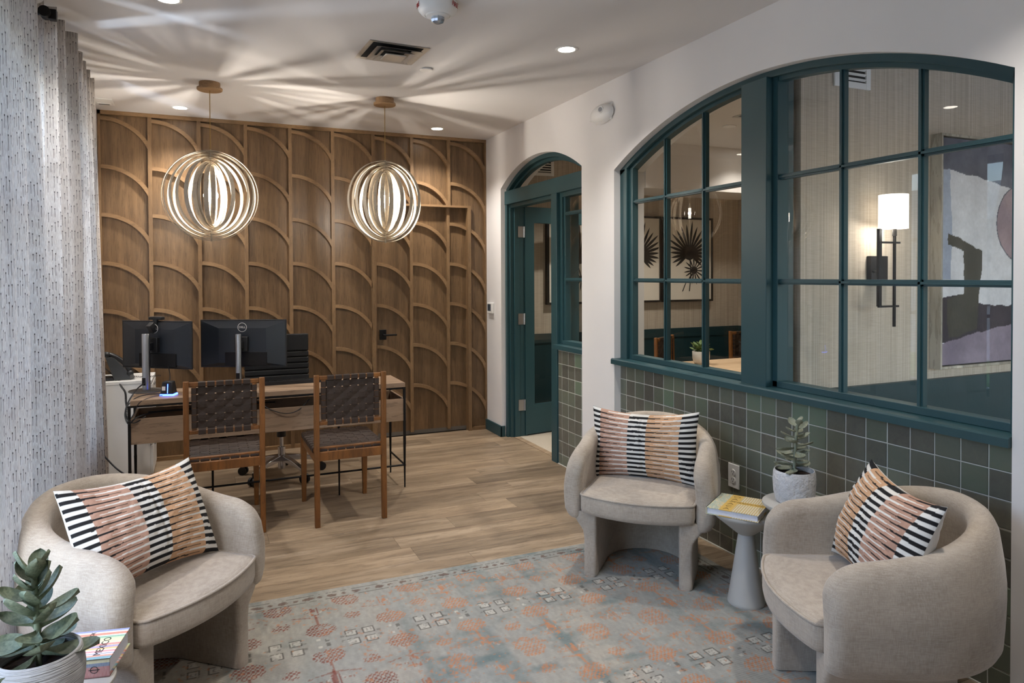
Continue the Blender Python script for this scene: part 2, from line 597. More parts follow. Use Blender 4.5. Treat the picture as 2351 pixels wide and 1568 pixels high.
# ------------------------------------------------------------------ the room
XL, XR, YB, YF = -0.715, 2.509, 6.30, -1.60
XT = 2.745                                   # far face of the window wall
arch_w = dict(c=2.756, h=1.256, R=2.763, z=-0.293)
arch_d = dict(c=5.19, h=0.745, R=1.475, z=0.985)
def arc_pts(A, r_off=0.0, y0=None, y1=None, n=40):
    R = A['R'] - r_off
    y0 = A['c'] - A['h'] if y0 is None else y0
    y1 = A['c'] + A['h'] if y1 is None else y1
    return [(y, A['z'] + math.sqrt(max(1e-6, R * R - (y - A['c']) ** 2))) for y in [y0 + (y1 - y0) * i / (n - 1) for i in range(n)]]

# floor with planks
fl = MB().box(XL - .15, 2.72, YF - .15, 6.56, -.05, -.006).build('floor', 'joint')
struct(fl, 'light oak plank floor of the office')
y = 6.34; row = 0
while y > YF - .15:
    x = XL - random.uniform(0.1, 1.2)
    while x < 2.6:
        L = random.choice([1.22, 1.22, 1.5])
        x0, x1 = max(x, XL - .1), min(x + L, 2.60)
        if x1 - x0 > .05:
            c = ((x0 + x1) / 2, y - .0935, -.003)
            o = MB().box(x0 - c[0] + .0006, x1 - c[0] - .0006, -.0935 + .0006, .0935 - .0006, -.003, .003).build('plank', 'plank', fl)
            o.location = c
        x += L
    y -= .187; row += 1
MB().box(2.601, 2.655, 5.005, 5.86, -.004, .003).build('threshold', 'plank', fl)
cp = MB().box(2.656, 5.75, 2.7, 6.45, -.05, 0.0).build('floor_meeting', 'carpet')
struct(cp, 'pale grey carpet of the meeting room')
cp2 = MB().box(2.656, 6.2, YF - .1, 2.7, -.05, 0.0).build('floor_side_room', 'carpet')
struct(cp2, 'carpet floor of the side room')

ceil = MB().box(XL - .15, 6.25, YF - .15, 6.55, CEIL, CEIL + .1).build('ceiling', 'ceiling')
struct(ceil, 'smooth white plaster ceiling')

# right wall with its two arched openings
w = MB()
w.box(XR, XT, YF, 1.50, 0, CEIL)
w.box(XR, XT, 4.012, 4.445, 0, CEIL)
w.box(XR, XT, 5.935, 6.33, 0, CEIL)
for A in (arch_w, arch_d):
    p = arc_pts(A)
    w.strip(p, [(q[0], CEIL) for q in p], 'X', XR, XT)
wr = struct(w.build('wall_right', 'wall'), 'white wall with two arched openings')
MB().box(2.5578, XT, 1.50, 4.012, -.02, .90).box(2.5578, XT, 4.445, 4.905, -.02, .91).build('grout_bed', 'grout', wr)
# zellige tiles: 102 mm pitch
rows = [0.002] + [.084 + .1003 * k for k in range(8)] + [.888]
def tile(y0, y1, z0, z1):
    g = .0017
    y0 += g; y1 -= g; z0 += g; z1 -= g
    if y1 - y0 < .01 or z1 - z0 < .01: return
    c = (2.557, (y0 + y1) / 2, (z0 + z1) / 2)
    m = MB()
    j = lambda: random.uniform(-.0012, .0012)
    t = [random.uniform(-.0016, -.0002) for _ in range(4)]
    hy, hz = (y1 - y0) / 2, (z1 - z0) / 2
    cr = [(-hy, -hz), (hy, -hz), (hy, hz), (-hy, hz)]
    b = .003
    vs = [(.008, a + j() * .4, d + j() * .4) for a, d in cr] + [(.0015 + t[i], a, d) for i, (a, d) in enumerate(cr)] + [(-.0005 + t[i], a * (1 - b / hy), d * (1 - b / hz)) for i, (a, d) in enumerate(cr)]
    fs = [(8, 9, 10, 11)]
    for i in range(4):
        k = (i + 1) % 4
        fs += [(i, k, 4 + k, 4 + i), (4 + i, 4 + k, 8 + k, 8 + i)]
    o = m.add(vs, fs).build('tile', 'tile', wr)
    o.location = c
for (ya, yb, start) in ((1.50, 4.012, 3.941), (4.445, 4.905, 4.844)):
    cols = [yb]
    y = start
    while y > ya + .004:
        cols.append(y); y -= .1015
    cols.append(ya)
    for i in range(len(cols) - 1):
        for k in range(len(rows) - 1):
            tile(cols[i + 1], cols[i], rows[k], rows[k + 1])
MB().box(2.549, 2.5578, 1.50, 4.012, -.002, .0045).box(2.549, 2.5578, 4.445, 4.905, -.002, .0045).build('sealant_bead', 'grout', wr)

# left wall with window openings, front wall behind the camera
def wall_x(name, x0, x1, ya, yb, holes, mat='wall'):
    m = MB(); y = ya
    for (h0, h1, z0, z1) in holes:
        m.box(x0, x1, y, h0, 0, CEIL); m.box(x0, x1, h0, h1, 0, z0); m.box(x0, x1, h0, h1, z1, CEIL); y = h1
    m.box(x0, x1, y, yb, 0, CEIL)
    return struct(m.build(name, mat))
wall_x('wall_left', XL - .14, XL, YF - .14, 6.36, [(.90, 5.25, .45, 2.45)])['label'] = 'white wall behind the curtains'
def wall_y(name, y0, y1, xa, xb, holes, mat='wall'):
    m = MB(); x = xa
    for (h0, h1, z0, z1) in holes:
        m.box(x, h0, y0, y1, 0, CEIL); m.box(h0, h1, y0, y1, 0, z0); m.box(h0, h1, y0, y1, z1, CEIL); x = h1
    m.box(x, xb, y0, y1, 0, CEIL)
    return struct(m.build(name, mat))
wall_y('wall_front', YF - .14, YF, XL - .14, 6.2, [(3.1, 5.7, .6, 2.4)])['label'] = 'white wall behind the camera'

def ext_window(name, axis, pos, a, b, z0, z1, nv, nh, label):
    o = struct(empty(name), label)
    fw = .06
    def bar(nm, a0, a1, c0, c1, t=.035):
        m = MB()
        if axis == 'X': m.box(pos - t, pos + t, a0, a1, c0, c1)
        else: m.box(a0, a1, pos - t, pos + t, c0, c1)
        m.build(nm, 'teal', o)
    bar('frame', a, a + fw, z0, z1); bar('frame', b - fw, b, z0, z1); bar('frame', a, b, z0, z0 + fw); bar('frame', a, b, z1 - fw, z1)
    for i in range(1, nv): 
        u = a + (b - a) * i / nv
        bar('muntin', u - .015, u + .015, z0 + fw, z1 - fw, .02)
    for i in range(1, nh):
        u = z0 + (z1 - z0) * i / nh
        bar('muntin', a + fw, b - fw, u - .015, u + .015, .018)
    m = MB()
    if axis == 'X': m.add([(pos, a + fw, z0 + fw), (pos, b - fw, z0 + fw), (pos, b - fw, z1 - fw), (pos, a + fw, z1 - fw)], [(0, 1, 2, 3)])
    else: m.add([(a + fw, pos, z0 + fw), (b - fw, pos, z0 + fw), (b - fw, pos, z1 - fw), (a + fw, pos, z1 - fw)], [(0, 1, 2, 3)])
    m.build('pane', 'glass', o)
ext_window('window_3', 'X', -.80, .90, 5.25, .45, 2.45, 8, 3, 'teal framed street window along the curtain wall')
ext_window('window_4', 'Y', -1.69, 3.1, 5.7, .6, 2.4, 4, 3, 'street window of the side room')

# outside
g = struct(MB().box(-60, 60, -60, 60, -.4, -.3).build('ground', 'asphalt'), 'pavement outside')
tag(MB().box(-9, -6, -20, 30, -.3, -.24).build('lawn', 'lawn'), kind='structure')
bl = thing('neighbour_building', 'pale rendered building across the street outside', 'building', (-16, 8, -.3))
MB().box(-2, 2, -14, 14, 0, 4.2).build('wall', 'facade', bl)
for i in range(7):
    MB().box(1.97, 2.04, -12 + i * 4, -10 + i * 4, .9, 3.2).build('window', 'facade_glass', bl)

# wooden wall of arched battens ------------------------------------------------
wb = struct(MB().box(XL, 1.428, 6.325, 6.40, 0, CEIL).box(2.335, 2.51, 6.325, 6.40, 0, CEIL).box(1.428, 2.335, 6.325, 6.40, 2.12, CEIL).box(1.3, 2.5, 6.40, 6.46, -.03, CEIL).build('wall_back', 'oak_panel'), 'oak veneer wall of arched battens')
ST = [-0.353 + .3555 * k for k in range(8)]
EDGE = [-0.712] + ST + [2.509]
ZT = [2.722 - .3745 * n for n in range(7)]
YS, YP = 6.290, 6.322
def batten(parent, xl, xr, zt, x0, x1, ys, yp, zmin=0.0):
    """arched batten of bay xl..xr clipped to x0..x1"""
    Ro, Ri = .387, .357
    lo, hi = [], []
    n = 18
    for i in range(n):
        x = x0 + (x1 - x0) * i / (n - 1)
        d = x - xl
        hi.append((x, zt - Ro + math.sqrt(max(0, Ro * Ro - d * d))))
        lo.append((x, zt - Ro + math.sqrt(max(0, Ri * Ri - d * d))))
    return MB().strip(lo, hi, 'Y', ys, yp).build('arched_batten', 'oak_batten', parent)
hs = .0145
for k in range(9):
    xl = EDGE[k] + (.02 if k == 0 else hs)
    xr = EDGE[k + 1] - (.012 if k == 8 else hs)
    zlo = 0.0
    if k in (6, 7): zlo = 2.125
    if k == 8: 
        MB().box(2.350, xr + .012, YP, YP + .004, .09, CEIL).build('panel', 'oak_panel', wb)
        MB().box(xl, 2.350, YP, YP + .004, 2.125, CEIL).build('panel', 'oak_panel', wb)
    else:
        p = MB().box(xl - hs, xr + hs, YP, YP + .004, zlo, CEIL).build('panel', 'oak_panel', wb)
    for zt in ZT:
        if k in (6, 7) and zt < 2.2: continue
        if k == 8 and zt < 2.2:
            batten(wb, xl, xr, zt, 2.350, xr, YS, YP); continue
        batten(wb, xl, xr, zt, xl, xr, YS, YP)
for k, x in enumerate(ST):
    z0 = 2.128 if k in (6, 7) else 0.0
    if k == 6: z0 = 2.128
    z0 = 2.128 if k in (6, 7) else 0
    wdt = hs
    MB().box(x - wdt, x + wdt, YS - .002, YP, z0 if k != 5 else 0, CEIL).build('stile', 'oak_stile', wb)
MB().box(-.712, -.692, YS - .004, YP, 0, CEIL).build('stile', 'oak_stile', wb)
MB().box(2.495, 2.509, YS - .002, YP, 0, CEIL).build('stile', 'oak_stile', wb)
MB().box(-.712, 2.509, YS - .004, YP, CEIL - .03, CEIL).build('top_rail', 'oak_batten', wb)
MB().box(-.692, 1.42, YS - .001, YP, 0, .03).build('bottom_rail', 'oak_batten', wb)
MB().box(2.352, 2.509, YS - .001, YP, 0, .03).build('bottom_rail', 'oak_batten', wb)
# flush door set back in the panelling
d1 = struct(empty('door_1', (0, 0, 0)), 'oak door hidden in the arched panelling')
DP, DS = 6.356, 6.326
MB().box(1.442, 1.78, DP, DP + .03, .04, 2.112).build('panel', 'oak_panel', d1)
MB().box(1.78, 2.137, DP, DP + .03, .04, 2.112).build('panel', 'oak_panel', d1)
MB().box(2.137, 2.319, DP, DP + .03, .04, 2.112).build('panel', 'oak_panel', d1)
for k, xe in ((6, None), (7, None), (8, 2.319)):
    xl = EDGE[k] + hs
    xr = EDGE[k + 1] - hs
    for zt in ZT:
        if zt < 2.05:
            batten(d1, xl, xr, zt, xl, min(xr, xe) if xe else xr, DS, DP)
for x in (1.78, 2.137):
    MB().box(x - hs, x + hs, DS - .002, DP, .03, 2.112).build('stile', 'oak_stile', d1)
MB().box(1.442, 1.456, DS - .012, DP, .03, 2.112).build('stile', 'oak_stile', d1)
MB().box(1.441, 2.319, DP, DP + .02, .004, .04).build('door_sweep', 'grey_sweep', d1)
MB().box(2.319, 2.350, 6.282, 6.40, 0, 2.131).build('casing', 'oak_stile', d1)
MB().box(1.405, 2.350, 6.285, 6.40, 2.112, 2.131).build('casing', 'oak_batten', d1)
MB().box(1.405, 1.441, 6.290, 6.40, 0, 2.112).build('casing', 'oak_stile', d1)
MB().box(1.480, 1.542, DP - .034, DP - .02, .895, .987).build('handle_plate', 'black', d1, bevel=.003)
m = MB().cyl((1.512, DP - .03, .94), (1.512, DP - .075, .94), .009).box(1.502, 1.628, DP - .082, DP - .066, .932, .947)
m.build('lever', 'black', d1, bevel=.003)

# teal baseboard
b = MB().box(2.493, XR, 5.92, 6.296, 0, .10).box(2.493, 2.54, 5.92, 5.934, 0, .10)
struct(b.build('baseboard_right', 'teal', bevel=.004), 'teal baseboard beside the arched doorway')
struct(MB().box(XL, XL + .014, -1.5, 6.29, 0, .10).build('baseboard_left', 'teal'), 'teal baseboard under the curtains')

# arched interior window ---------------------------------------------------------
w1 = struct(empty('window_1'), 'teal arched interior window of two sashes')
GX = 2.605
p0 = arc_pts(arch_w); p1 = arc_pts(arch_w, .032)
MB().strip(p1, p0, 'X', 2.556, 2.63).build('arch_frame', 'teal', w1)
p2 = arc_pts(arch_w, .030); p3 = arc_pts(arch_w, .052)
MB().strip(p3, p2, 'X', 2.582, 2.63).build('arch_stop', 'teal', w1)
def arch_z(yy, off): return arch_w['z'] + math.sqrt((arch_w['R'] - off) ** 2 - (yy - arch_w['c']) ** 2)
MB().box(2.556, 2.63, 3.935, 4.012, .92, 2.17).build('jamb', 'teal', w1, bevel=.003)
MB().box(2.578, 2.62, 3.895, 3.936, .92, 2.17).build('stop', 'teal', w1, bevel=.002)
MB().box(2.556, 2.63, 1.50, 1.535, .92, 2.17).build('jamb', 'teal', w1, bevel=.003)
MB().box(2.532, 2.71, 2.662, 2.838, .92, 2.44).build('mullion_post', 'teal', w1, bevel=.003)
MB().box(2.575, 2.64, 2.632, 2.664, .92, 2.44).build('stop', 'teal', w1, bevel=.002)
MB().box(2.585, 2.64, 2.836, 2.850, .92, 2.44).build('stop', 'teal', w1, bevel=.002)
MB().prism([(2.492, .886), (2.71, .886), (2.71, .926), (2.50, .922), (2.492, .916)], 'Y', 1.502, 4.030).build('sill', 'teal', w1)
MB().box(2.575, 2.64, 1.52, 3.90, .924, .955).build('bottom_rail', 'teal', w1, bevel=.002)
def bar_v(nm, yy, z0, z1, parent, wd=.013):
    MB().prism([(GX - .022, yy - .005), (GX + .022, yy - .005), (GX + .022, yy + .005), (GX - .022, yy + .005)], 'Z', z0, z1) \
        .prism([(GX - .012, yy - wd), (GX + .012, yy - wd), (GX + .012, yy + wd), (GX - .012, yy + wd)], 'Z', z0, z1).build(nm, 'teal', parent)
def bar_h(nm, zz, y0, y1, parent, wd=.013):
    MB().prism([(GX - .022, zz - .005), (GX + .022, zz - .005), (GX + .022, zz + .005), (GX - .022, zz + .005)], 'Y', y0, y1) if 0 else None
    MB().box(GX - .022, GX + .022, y0, y1, zz - .005, zz + .005).box(GX - .012, GX + .012, y0, y1, zz - wd, zz + wd).build(nm, 'teal', parent)
VB = {'left': [2.845, 3.205, 3.562, 3.90], 'right': [1.53, 1.897, 2.272, 2.635]}
HB = [.955, 1.440, 1.950]
for side, ys in VB.items():
    for yy in ys[1:-1]:
        bar_v('muntin', yy, .955, arch_z(yy, .05), w1)
    for zz in HB[1:]:
        bar_h('muntin', zz, ys[0], ys[-1], w1)
    for i in range(3):
        for j in range(3):
            y0, y1 = ys[i], ys[i + 1]
            if j < 2:
                vs = [(GX, y0, HB[j]), (GX, y1, HB[j]), (GX, y1, HB[j + 1]), (GX, y0, HB[j + 1])]
            else:
                tp = arc_pts(arch_w, .045, y0, y1, 10)
                vs = [(GX, y1, HB[2]), (GX, y0, HB[2])] + [(GX, a, c) for a, c in tp]
            MB().add(vs, [tuple(range(len(vs)))]).build('pane', 'glass', w1)

# arched doorway -----------------------------------------------------------------
d2 = struct(empty('door_2'), 'teal glazed door standing open under an arched transom')
q0 = arc_pts(arch_d); q1 = arc_pts(arch_d, .035); q2 = arc_pts(arch_d, .06)
MB().strip(q1, q0, 'X', 2.565, 2.65).build('arch_frame', 'teal', d2)
MB().strip(q2, q1, 'X', 2.60, 2.64).build('arch_stop', 'teal', d2)
MB().box(2.545, 2.66, 4.446, 5.934, 2.115, 2.236).build('header', 'teal', d2, bevel=.003)
MB().box(2.575, 2.66, 5.005, 5.87, 2.085, 2.116).build('head_stop', 'teal', d2)
MB().box(2.550, XT, 5.895, 5.934, 0, 2.115).build('jamb', 'teal', d2, bevel=.002)
MB().box(2.575, XT, 5.875, 5.896, 0, 2.115).build('jamb', 'teal', d2, bevel=.002)
MB().box(2.61, 2.66, 5.855, 5.876, 0, 2.115).build('door_stop', 'teal', d2, bevel=.002)
MB().box(2.545, XT, 4.907, 5.004, 0, 2.115).build('post', 'teal', d2, bevel=.003)
MB().box(2.580, 2.64, 5.003, 5.02, 0, 2.115).build('door_stop', 'teal', d2)
s1 = struct(empty('window_2'), 'narrow teal sidelight beside the open door')
MB().box(2.505, XT, 4.446, 4.906, .902, .938).build('sill', 'teal', s1, bevel=.003)
MB().box(2.575, 2.65, 4.87, 4.908, .938, 2.115).build('stop', 'teal', s1, bevel=.002)
MB().box(2.59, 2.64, 4.845, 4.872, .938, 2.115).build('stop', 'teal', s1, bevel=.002)
MB().box(2.575, 2.65, 4.446, 4.49, .938, 2.115).build('stop', 'teal', s1, bevel=.002)
MB().box(2.575, 2.65, 4.446, 4.87, .938, .968).build('bottom_rail', 'teal', s1, bevel=.002)
MB().box(2.575, 2.65, 4.446, 4.87, 2.08, 2.116).build('head_stop', 'teal', s1)
for zz in (1.44, 1.95):
    bar_h('muntin', zz, 4.48, 4.85, s1)
for a, c in ((.968, 1.44), (1.44, 1.95), (1.95, 2.08)):
    MB().add([(GX, 4.48, a), (GX, 4.85, a), (GX, 4.85, c), (GX, 4.48, c)], [(0, 1, 2, 3)]).build('pane', 'glass', s1)
# open leaf
leaf = bpy.data.objects.new('door_leaf', MB().box(0, .10, -.0225, .0225, .012, 2.10).box(.76, .86, -.0225, .0225, .012, 2.10).box(.10, .76, -.0225, .0225, .012, .28).box(.10, .76, -.0225, .0225, 1.955, 2.10).mesh('door_leaf', MAT['teal']))
COL.objects.link(leaf); leaf.parent = d2
leaf.location = (2.715, 5.885, 0); leaf.rotation_euler = (0, 0, math.radians(9))
MB().add([(.10, 0, .28), (.76, 0, .28), (.76, 0, 1.955), (.10, 0, 1.955)], [(0, 1, 2, 3)]).build('pane', 'glass', leaf)
for zz in (1.868, 1.076, .291):
    h = MB().box(2.642, 2.708, 5.849, 5.8535, zz - .05, zz + .05).cyl((2.702, 5.846, zz - .05), (2.702, 5.846, zz + .05), .007).build('hinge', 'steel', d2)

# rooms beyond the glass ----------------------------------------------------------
MR = 5.59
def trim(name, box, mat='teal_dark', label=None):
    return struct(MB().box(*box).build(name, mat), label)
struct(MB().box(2.51, 5.75, 6.31, 6.5, 0, CEIL).build('wall_meeting_back', 'wallpaper'), 'grasscloth wall behind the palm prints')
struct(MB().box(MR, MR + .14, 2.75, 6.45, 0, CEIL).build('wall_meeting_right', 'wallpaper'), 'grasscloth side wall of the meeting room')
struct(MB().box(XT, 6.1, 2.652, 2.838, 0, CEIL).build('wall_partition', 'wallpaper'), 'grasscloth partition between meeting and side room')
struct(MB().box(6.05, 6.2, YF, 2.66, 0, CEIL).build('wall_side_room_right', 'wallpaper'), 'end wall of the side room')
# teal wainscot
trim('trim_1', (2.71, MR, 6.292, 6.312, 0, .80), label='teal wainscot panel under the palm prints')
trim('trim_2', (2.71, MR, 6.282, 6.312, .80, .893), label='teal chair rail under the palm prints')
trim('trim_3', (MR - .02, MR, 2.84, 6.31, 0, .80), label='teal wainscot of the meeting room side wall')
trim('trim_4', (MR - .03, MR, 2.84, 6.31, .80, .893), label='teal chair rail of the meeting room side wall')
trim('trim_5', (XT, 6.06, 2.636, 2.653, 0, .806), label='teal wainscot under the wall sconce')
trim('trim_6', (XT, 6.06, 2.622, 2.653, .806, .893), 'teal_dark', label='teal chair rail under the wall sconce')
trim('trim_7', (2.71, MR, 2.838, 2.856, 0, .85))
# bulkhead along the back of the meeting room
struct(MB().box(3.95, MR, 5.74, 6.31, 2.315, CEIL).build('ceiling_bulkhead', 'ceiling'), 'white bulkhead above the meeting room back wall')

# ------------------------------------------------------------------ lounge chairs
def u_path(w, yc, y_front, n_straight=16, n_arc=40):
    """U from left front tip round the back to right front tip: (x, y, nx, ny, s from nearest tip)"""
    out = []
    for i in range(n_straight):
        f = (i / n_straight) ** 1.7
        y = y_front + (yc - y_front) * f
        out.append((-w, y, -1.0, 0.0))
    for i in range(n_arc + 1):
        a = PI - PI * i / n_arc
        out.append((w * math.cos(a), yc + w * math.sin(a), math.cos(a), math.sin(a)))
    for i in range(n_straight - 1, -1, -1):
        f = (i / n_straight) ** 1.7
        y = y_front + (yc - y_front) * f
        out.append((w, y, 1.0, 0.0))
    s = [0.0]
    for i in range(1, len(out)):
        s.append(s[-1] + math.hypot(out[i][0] - out[i - 1][0], out[i][1] - out[i - 1][1]))
    L = s[-1]
    return [(p + (min(a, L - a), L)) for p, a in zip(out, s)]
def sm(x, a, b):
    t = max(0.0, min(1.0, (x - a) / (b - a)))
    return t * t * (3 - 2 * t)
def shell_mesh():
    vs = []; fs = []
    P = u_path(.312, .27, -.012)
    NS = 30
    for (x, y, nx, ny, s, L) in P:
        rt = .045
        tf = math.sqrt(max(0.0, 1 - ((rt - min(s, rt)) / rt) ** 2))
        tf = .12 + .88 * tf
        t = .082 * tf
        zt = .606 + .112 * sm(s, .06, L / 2 * .95)
        R = .125
        if s < R:
            zt -= .85 * R * (1 - math.sqrt(max(0, 1 - ((R - s) / R) ** 2)))
        zb = .268 + .0 * s
        rb = .06
        if s < rb:
            zb += .5 * rb * (1 - math.sqrt(max(0, 1 - ((rb - s) / rb) ** 2)))
        loop = []
        h = t / 2
        for i in range(8):                               # inner face upwards
            f = i / 7
            loop.append((-h, zb + .012 + (zt - h * 1.15 - zb - .012) * f))
        for i in range(1, 8):                            # rounded top
            a = PI - PI * i / 8
            loop.append((h * math.cos(a), zt - h * 1.15 + h * 1.15 * math.sin(a)))
        for i in range(8):                               # outer face downwards
            f = i / 7
            loop.append((h, zt - h * 1.15 - (zt - h * 1.15 - zb - .045) * f))
        for i in range(1, 7):                            # rounded bottom, softer outside
            a = -PI * .5 * i / 6
            loop.append((h - .055 * tf * (1 - math.cos(a)), zb + .045 + .045 * math.sin(a)))
        loop = loop[:NS - 1] + [(-h * .6, zb)]
        k = len(loop)
        for (o, z) in loop:
            f = (z - zb) / max(.01, zt - zb)
            if o >= h * .98: o += .012 * math.sin(PI * max(0, min(1, f)))
            o -= .014 * sm(f, .5, 1)
            vs.append((x + nx * o, y + ny * o, z))
    n = len(P)
    for i in range(n - 1):
        for j in range(k):
            fs.append((i * k + j, i * k + (j + 1) % k, (i + 1) * k + (j + 1) % k, (i + 1) * k + j))
    fs += [tuple(range(k)), tuple((n - 1) * k + j for j in range(k))]
    return MB().add(vs, fs)
def base_mesh():
    vs = []; fs = []
    P = u_path(.227, .245, 0.0)
    for (x, y, nx, ny, s, L) in P:
        rt = .014
        tf = .55 + .45 * math.sqrt(max(0.0, 1 - ((rt - min(s, rt)) / rt) ** 2))
        h = .031 * tf
        loop = [(-h, 0.004), (-h, .10), (-h, .22), (-h, .315)]
        zs = [.315, .30, .285, .27, .255, .24, .22, .18, .10, .03, .004]
        for z in zs:
            loop.append((h + .052 * sm(z, .20, .30), z))
        loop += [(h * .8, 0.0), (-h * .8, 0.0)]
        k = len(loop)
        for (o, z) in loop:
            vs.append((x + nx * o, y + ny * o, z))
    n = len(P)
    for i in range(n - 1):
        for j in range(k):
            fs.append((i * k + j, i * k + (j + 1) % k, (i + 1) * k + (j + 1) % k, (i + 1) * k + j))
    fs += [tuple(range(k)), tuple((n - 1) * k + j for j in range(k))]
    return MB().add(vs, fs)
def seat_outline():
    hw = .270
    pts = []
    for i in range(17):                                  # bowed front, left to right
        x = -hw + 2 * hw * i / 16
        pts.append((x, -.022 - .062 * (1 - (x / hw) ** 2)))
    for i in range(6): pts.append((hw, .03 + .24 * i / 5))
    for i in range(1, 24):
        a = PI * i / 24
        pts.append((hw * math.cos(a), .27 + hw * math.sin(a)))
    for i in range(6): pts.append((-hw, .27 - .24 * i / 5))
    for _ in range(2):
        q = []
        for i in range(len(pts)):
            a, b = pts[i], pts[(i + 1) % len(pts)]
            q += [(a[0] * .75 + b[0] * .25, a[1] * .75 + b[1] * .25), (a[0] * .25 + b[0] * .75, a[1] * .25 + b[1] * .75)]
        pts = q
    return pts[::2]
def seat_mesh():
    O = seat_outline()
    n = len(O)
    cx, cy = 0.0, .2
    rings = [(.05, .306), (.02, .308), (.004, .318), (0, .335), (0, .37), (0, .396), (.003, .404), (.010, .410), (.03, .417), (.08, .424), (.15, .430), (.21, .432)]
    vs = []
    for ins, z in rings:
        f = 1 - ins / .27
        for (x, y) in O:
            zz = z
            vs.append((cx + (x - cx) * f, cy + (y - cy) * f, zz))
    fs = []
    for j in range(len(rings) - 1):
        for i in range(n):
            fs.append((j * n + i, j * n + (i + 1) % n, (j + 1) * n + (i + 1) % n, (j + 1) * n + i))
    fs += [tuple(range(n))[::-1], tuple((len(rings) - 1) * n + i for i in range(n))]
    return MB().add(vs, fs)
CH = {'far': ((1.884, 2.819, 0), -.773), 'right': ((1.845, 1.806, 0), -2.051), 'left': ((-.012, 2.655, 0), .846)}
LBL = {'far': 'beige upholstered barrel chair with its back to the tiled wall beside the conical table',
       'right': 'beige upholstered barrel chair seen from its side in front of the potted plant and tiles',
       'left': 'beige upholstered barrel chair in front of the curtain and the wooden desk chairs'}
RUGZ = .009
def make_lounge():
    t = thing('lounge_chair', LBL['far'], 'armchair', CH['far'][0], CH['far'][1], 'beige barrel lounge chairs')
    shell_mesh().build('backrest', 'fabric', t, smooth=70)
    base_mesh().build('base', 'fabric', t, smooth=50)
    s = seat_mesh().build('seat_cushion', 'fabric', t, smooth=70)
    O = seat_outline()
    MB().tube([(x * 1.0, y, .4035) for x, y in O], .0056, 6, closed=True).build('piping', 'fabric', s, smooth=80)
    return t
lc = make_lounge()
for k in ('right', 'left'):
    c = copy_tree(lc)
    c.location = CH[k][0]; c.rotation_euler = (0, 0, CH[k][1]); c['label'] = LBL[k]
for o in [o for o in bpy.data.objects if o.name.startswith('lounge_chair')]:
    o.location.z = RUGZ

# ------------------------------------------------------------------ striped pillows
def pillow_meshes():
    W, H, T = .565, .378, .085
    nu, nv = 260, 170
    U, V = np.meshgrid(np.linspace(-1, 1, nu), np.linspace(-1, 1, nv))
    def surf(side):
        bulge = ((1 - np.abs(U) ** 2.4) * (1 - np.abs(V) ** 2.4)).clip(0) ** .55
        X = U * W / 2 * (1 - .055 * (1 - V ** 2))
        Z = V * H / 2 * (1 - .17 * (1 - np.abs(U) ** 2.2))
        wr = (np_noise(U * 5 + 9, V * 5 + 9, 5, 3, 1.0) - .5) * .012 * np.minimum(1, bulge * 2)
        crease = -.006 * np.exp(-((U - .02 + .03 * np.sin(V * 3)) / .025) ** 2) * bulge
        Y = side * (bulge * T + wr + crease) 
        return X, Y, Z
    def mk(name, side, mat):
        X, Y, Z = surf(side)
        co = np.stack([X, Y, Z], -1).reshape(-1, 3)
        idx = np.arange(nu * nv).reshape(nv, nu)
        q = np.stack([idx[:-1, :-1], idx[:-1, 1:], idx[1:, 1:], idx[1:, :-1]], -1).reshape(-1, 4)
        if side > 0: q = q[:, ::-1]
        me = bpy.data.meshes.new(name)
        me.from_pydata(co.tolist(), [], q.tolist())
        me.materials.append(MAT[mat])
        me.shade_smooth(); me.update()
        return me
    fr = mk('front_cover', -1, 'pillow_print')
    bk = mk('back_cover', 1, 'off_white_fabric')
    u = (U + 1) / 2; v = (V + 1) / 2
    wob = (np_noise(u * 14, v * 40, 3, 3) - .5)
    ph = np.mod(v * 14 + .10 * wob + .02 * np.sin(u * 9), 1.0)
    white, black = lin((228, 224, 216)), lin((34, 33, 34))
    tan, brown = lin((206, 164, 128)), lin((184, 146, 126))
    col = np.where((ph < .5)[..., None], black, white)
    for (a, b, c) in ((.085, .375, brown), (.555, .86, tan)):
        m = (u > a) & (u < b)
        t = (u - a) / (b - a)
        weave = 1 + .16 * (np_noise(u * 160, v * 60, 8, 2) - .5)
        base = c * weave[..., None]
        hb = .125 * np.clip(1 - t / .86, 0, 1) ** .7
        hw = .15 * np.clip((t - .08) / .92, 0, 1) ** .8
        x = np.where((np.abs(ph - .25) < hb)[..., None], black, base)
        x = np.where((np.abs(ph - .75) < hw)[..., None], white, x)
        col = np.where(m[..., None], x, col)
    rgba = np.concatenate([col, np.ones(col.shape[:2] + (1,))], -1).reshape(-1, 4)
    a = fr.color_attributes.new('Col', 'FLOAT_COLOR', 'POINT')
    a.data.foreach_set('color', rgba.astype(np.float32).ravel())
    return fr, bk
PF, PBK = pillow_meshes()
def place_pillow(chair, local, dyaw, pitch, roll, label):
    (cx, cy, _), a = CH[chair]
    p = (cx + math.cos(a) * local[0] - math.sin(a) * local[1], cy + math.sin(a) * local[0] + math.cos(a) * local[1], local[2])
    t = thing('throw_pillow', label, 'pillow', p, 0, 'striped lumbar pillows')
    t.rotation_mode = 'XYZ'
    M3 = Matrix.Rotation(a + dyaw, 4, 'Z') @ Matrix.Rotation(pitch, 4, 'X') @ Matrix.Rotation(roll, 4, 'Y')
    t.rotation_euler = M3.to_euler()
    inst(PF, 'front_cover', t); inst(PBK, 'back_cover', t)
    return t
place_pillow('far', (-.02, .315, .594), -.10, -.14, -.02, 'striped lumbar pillow upright in the chair beside the conical table')
place_pillow('right', (.035, .275, .617), -.05, -.39, PI - .01, 'striped lumbar pillow leaning back in the barrel chair by the potted plant, white back showing')
place_pillow('left', (-.035, .205, .617), 0.0, -.43, .06, 'striped lumbar pillow tilted in the barrel chair before the curtain')

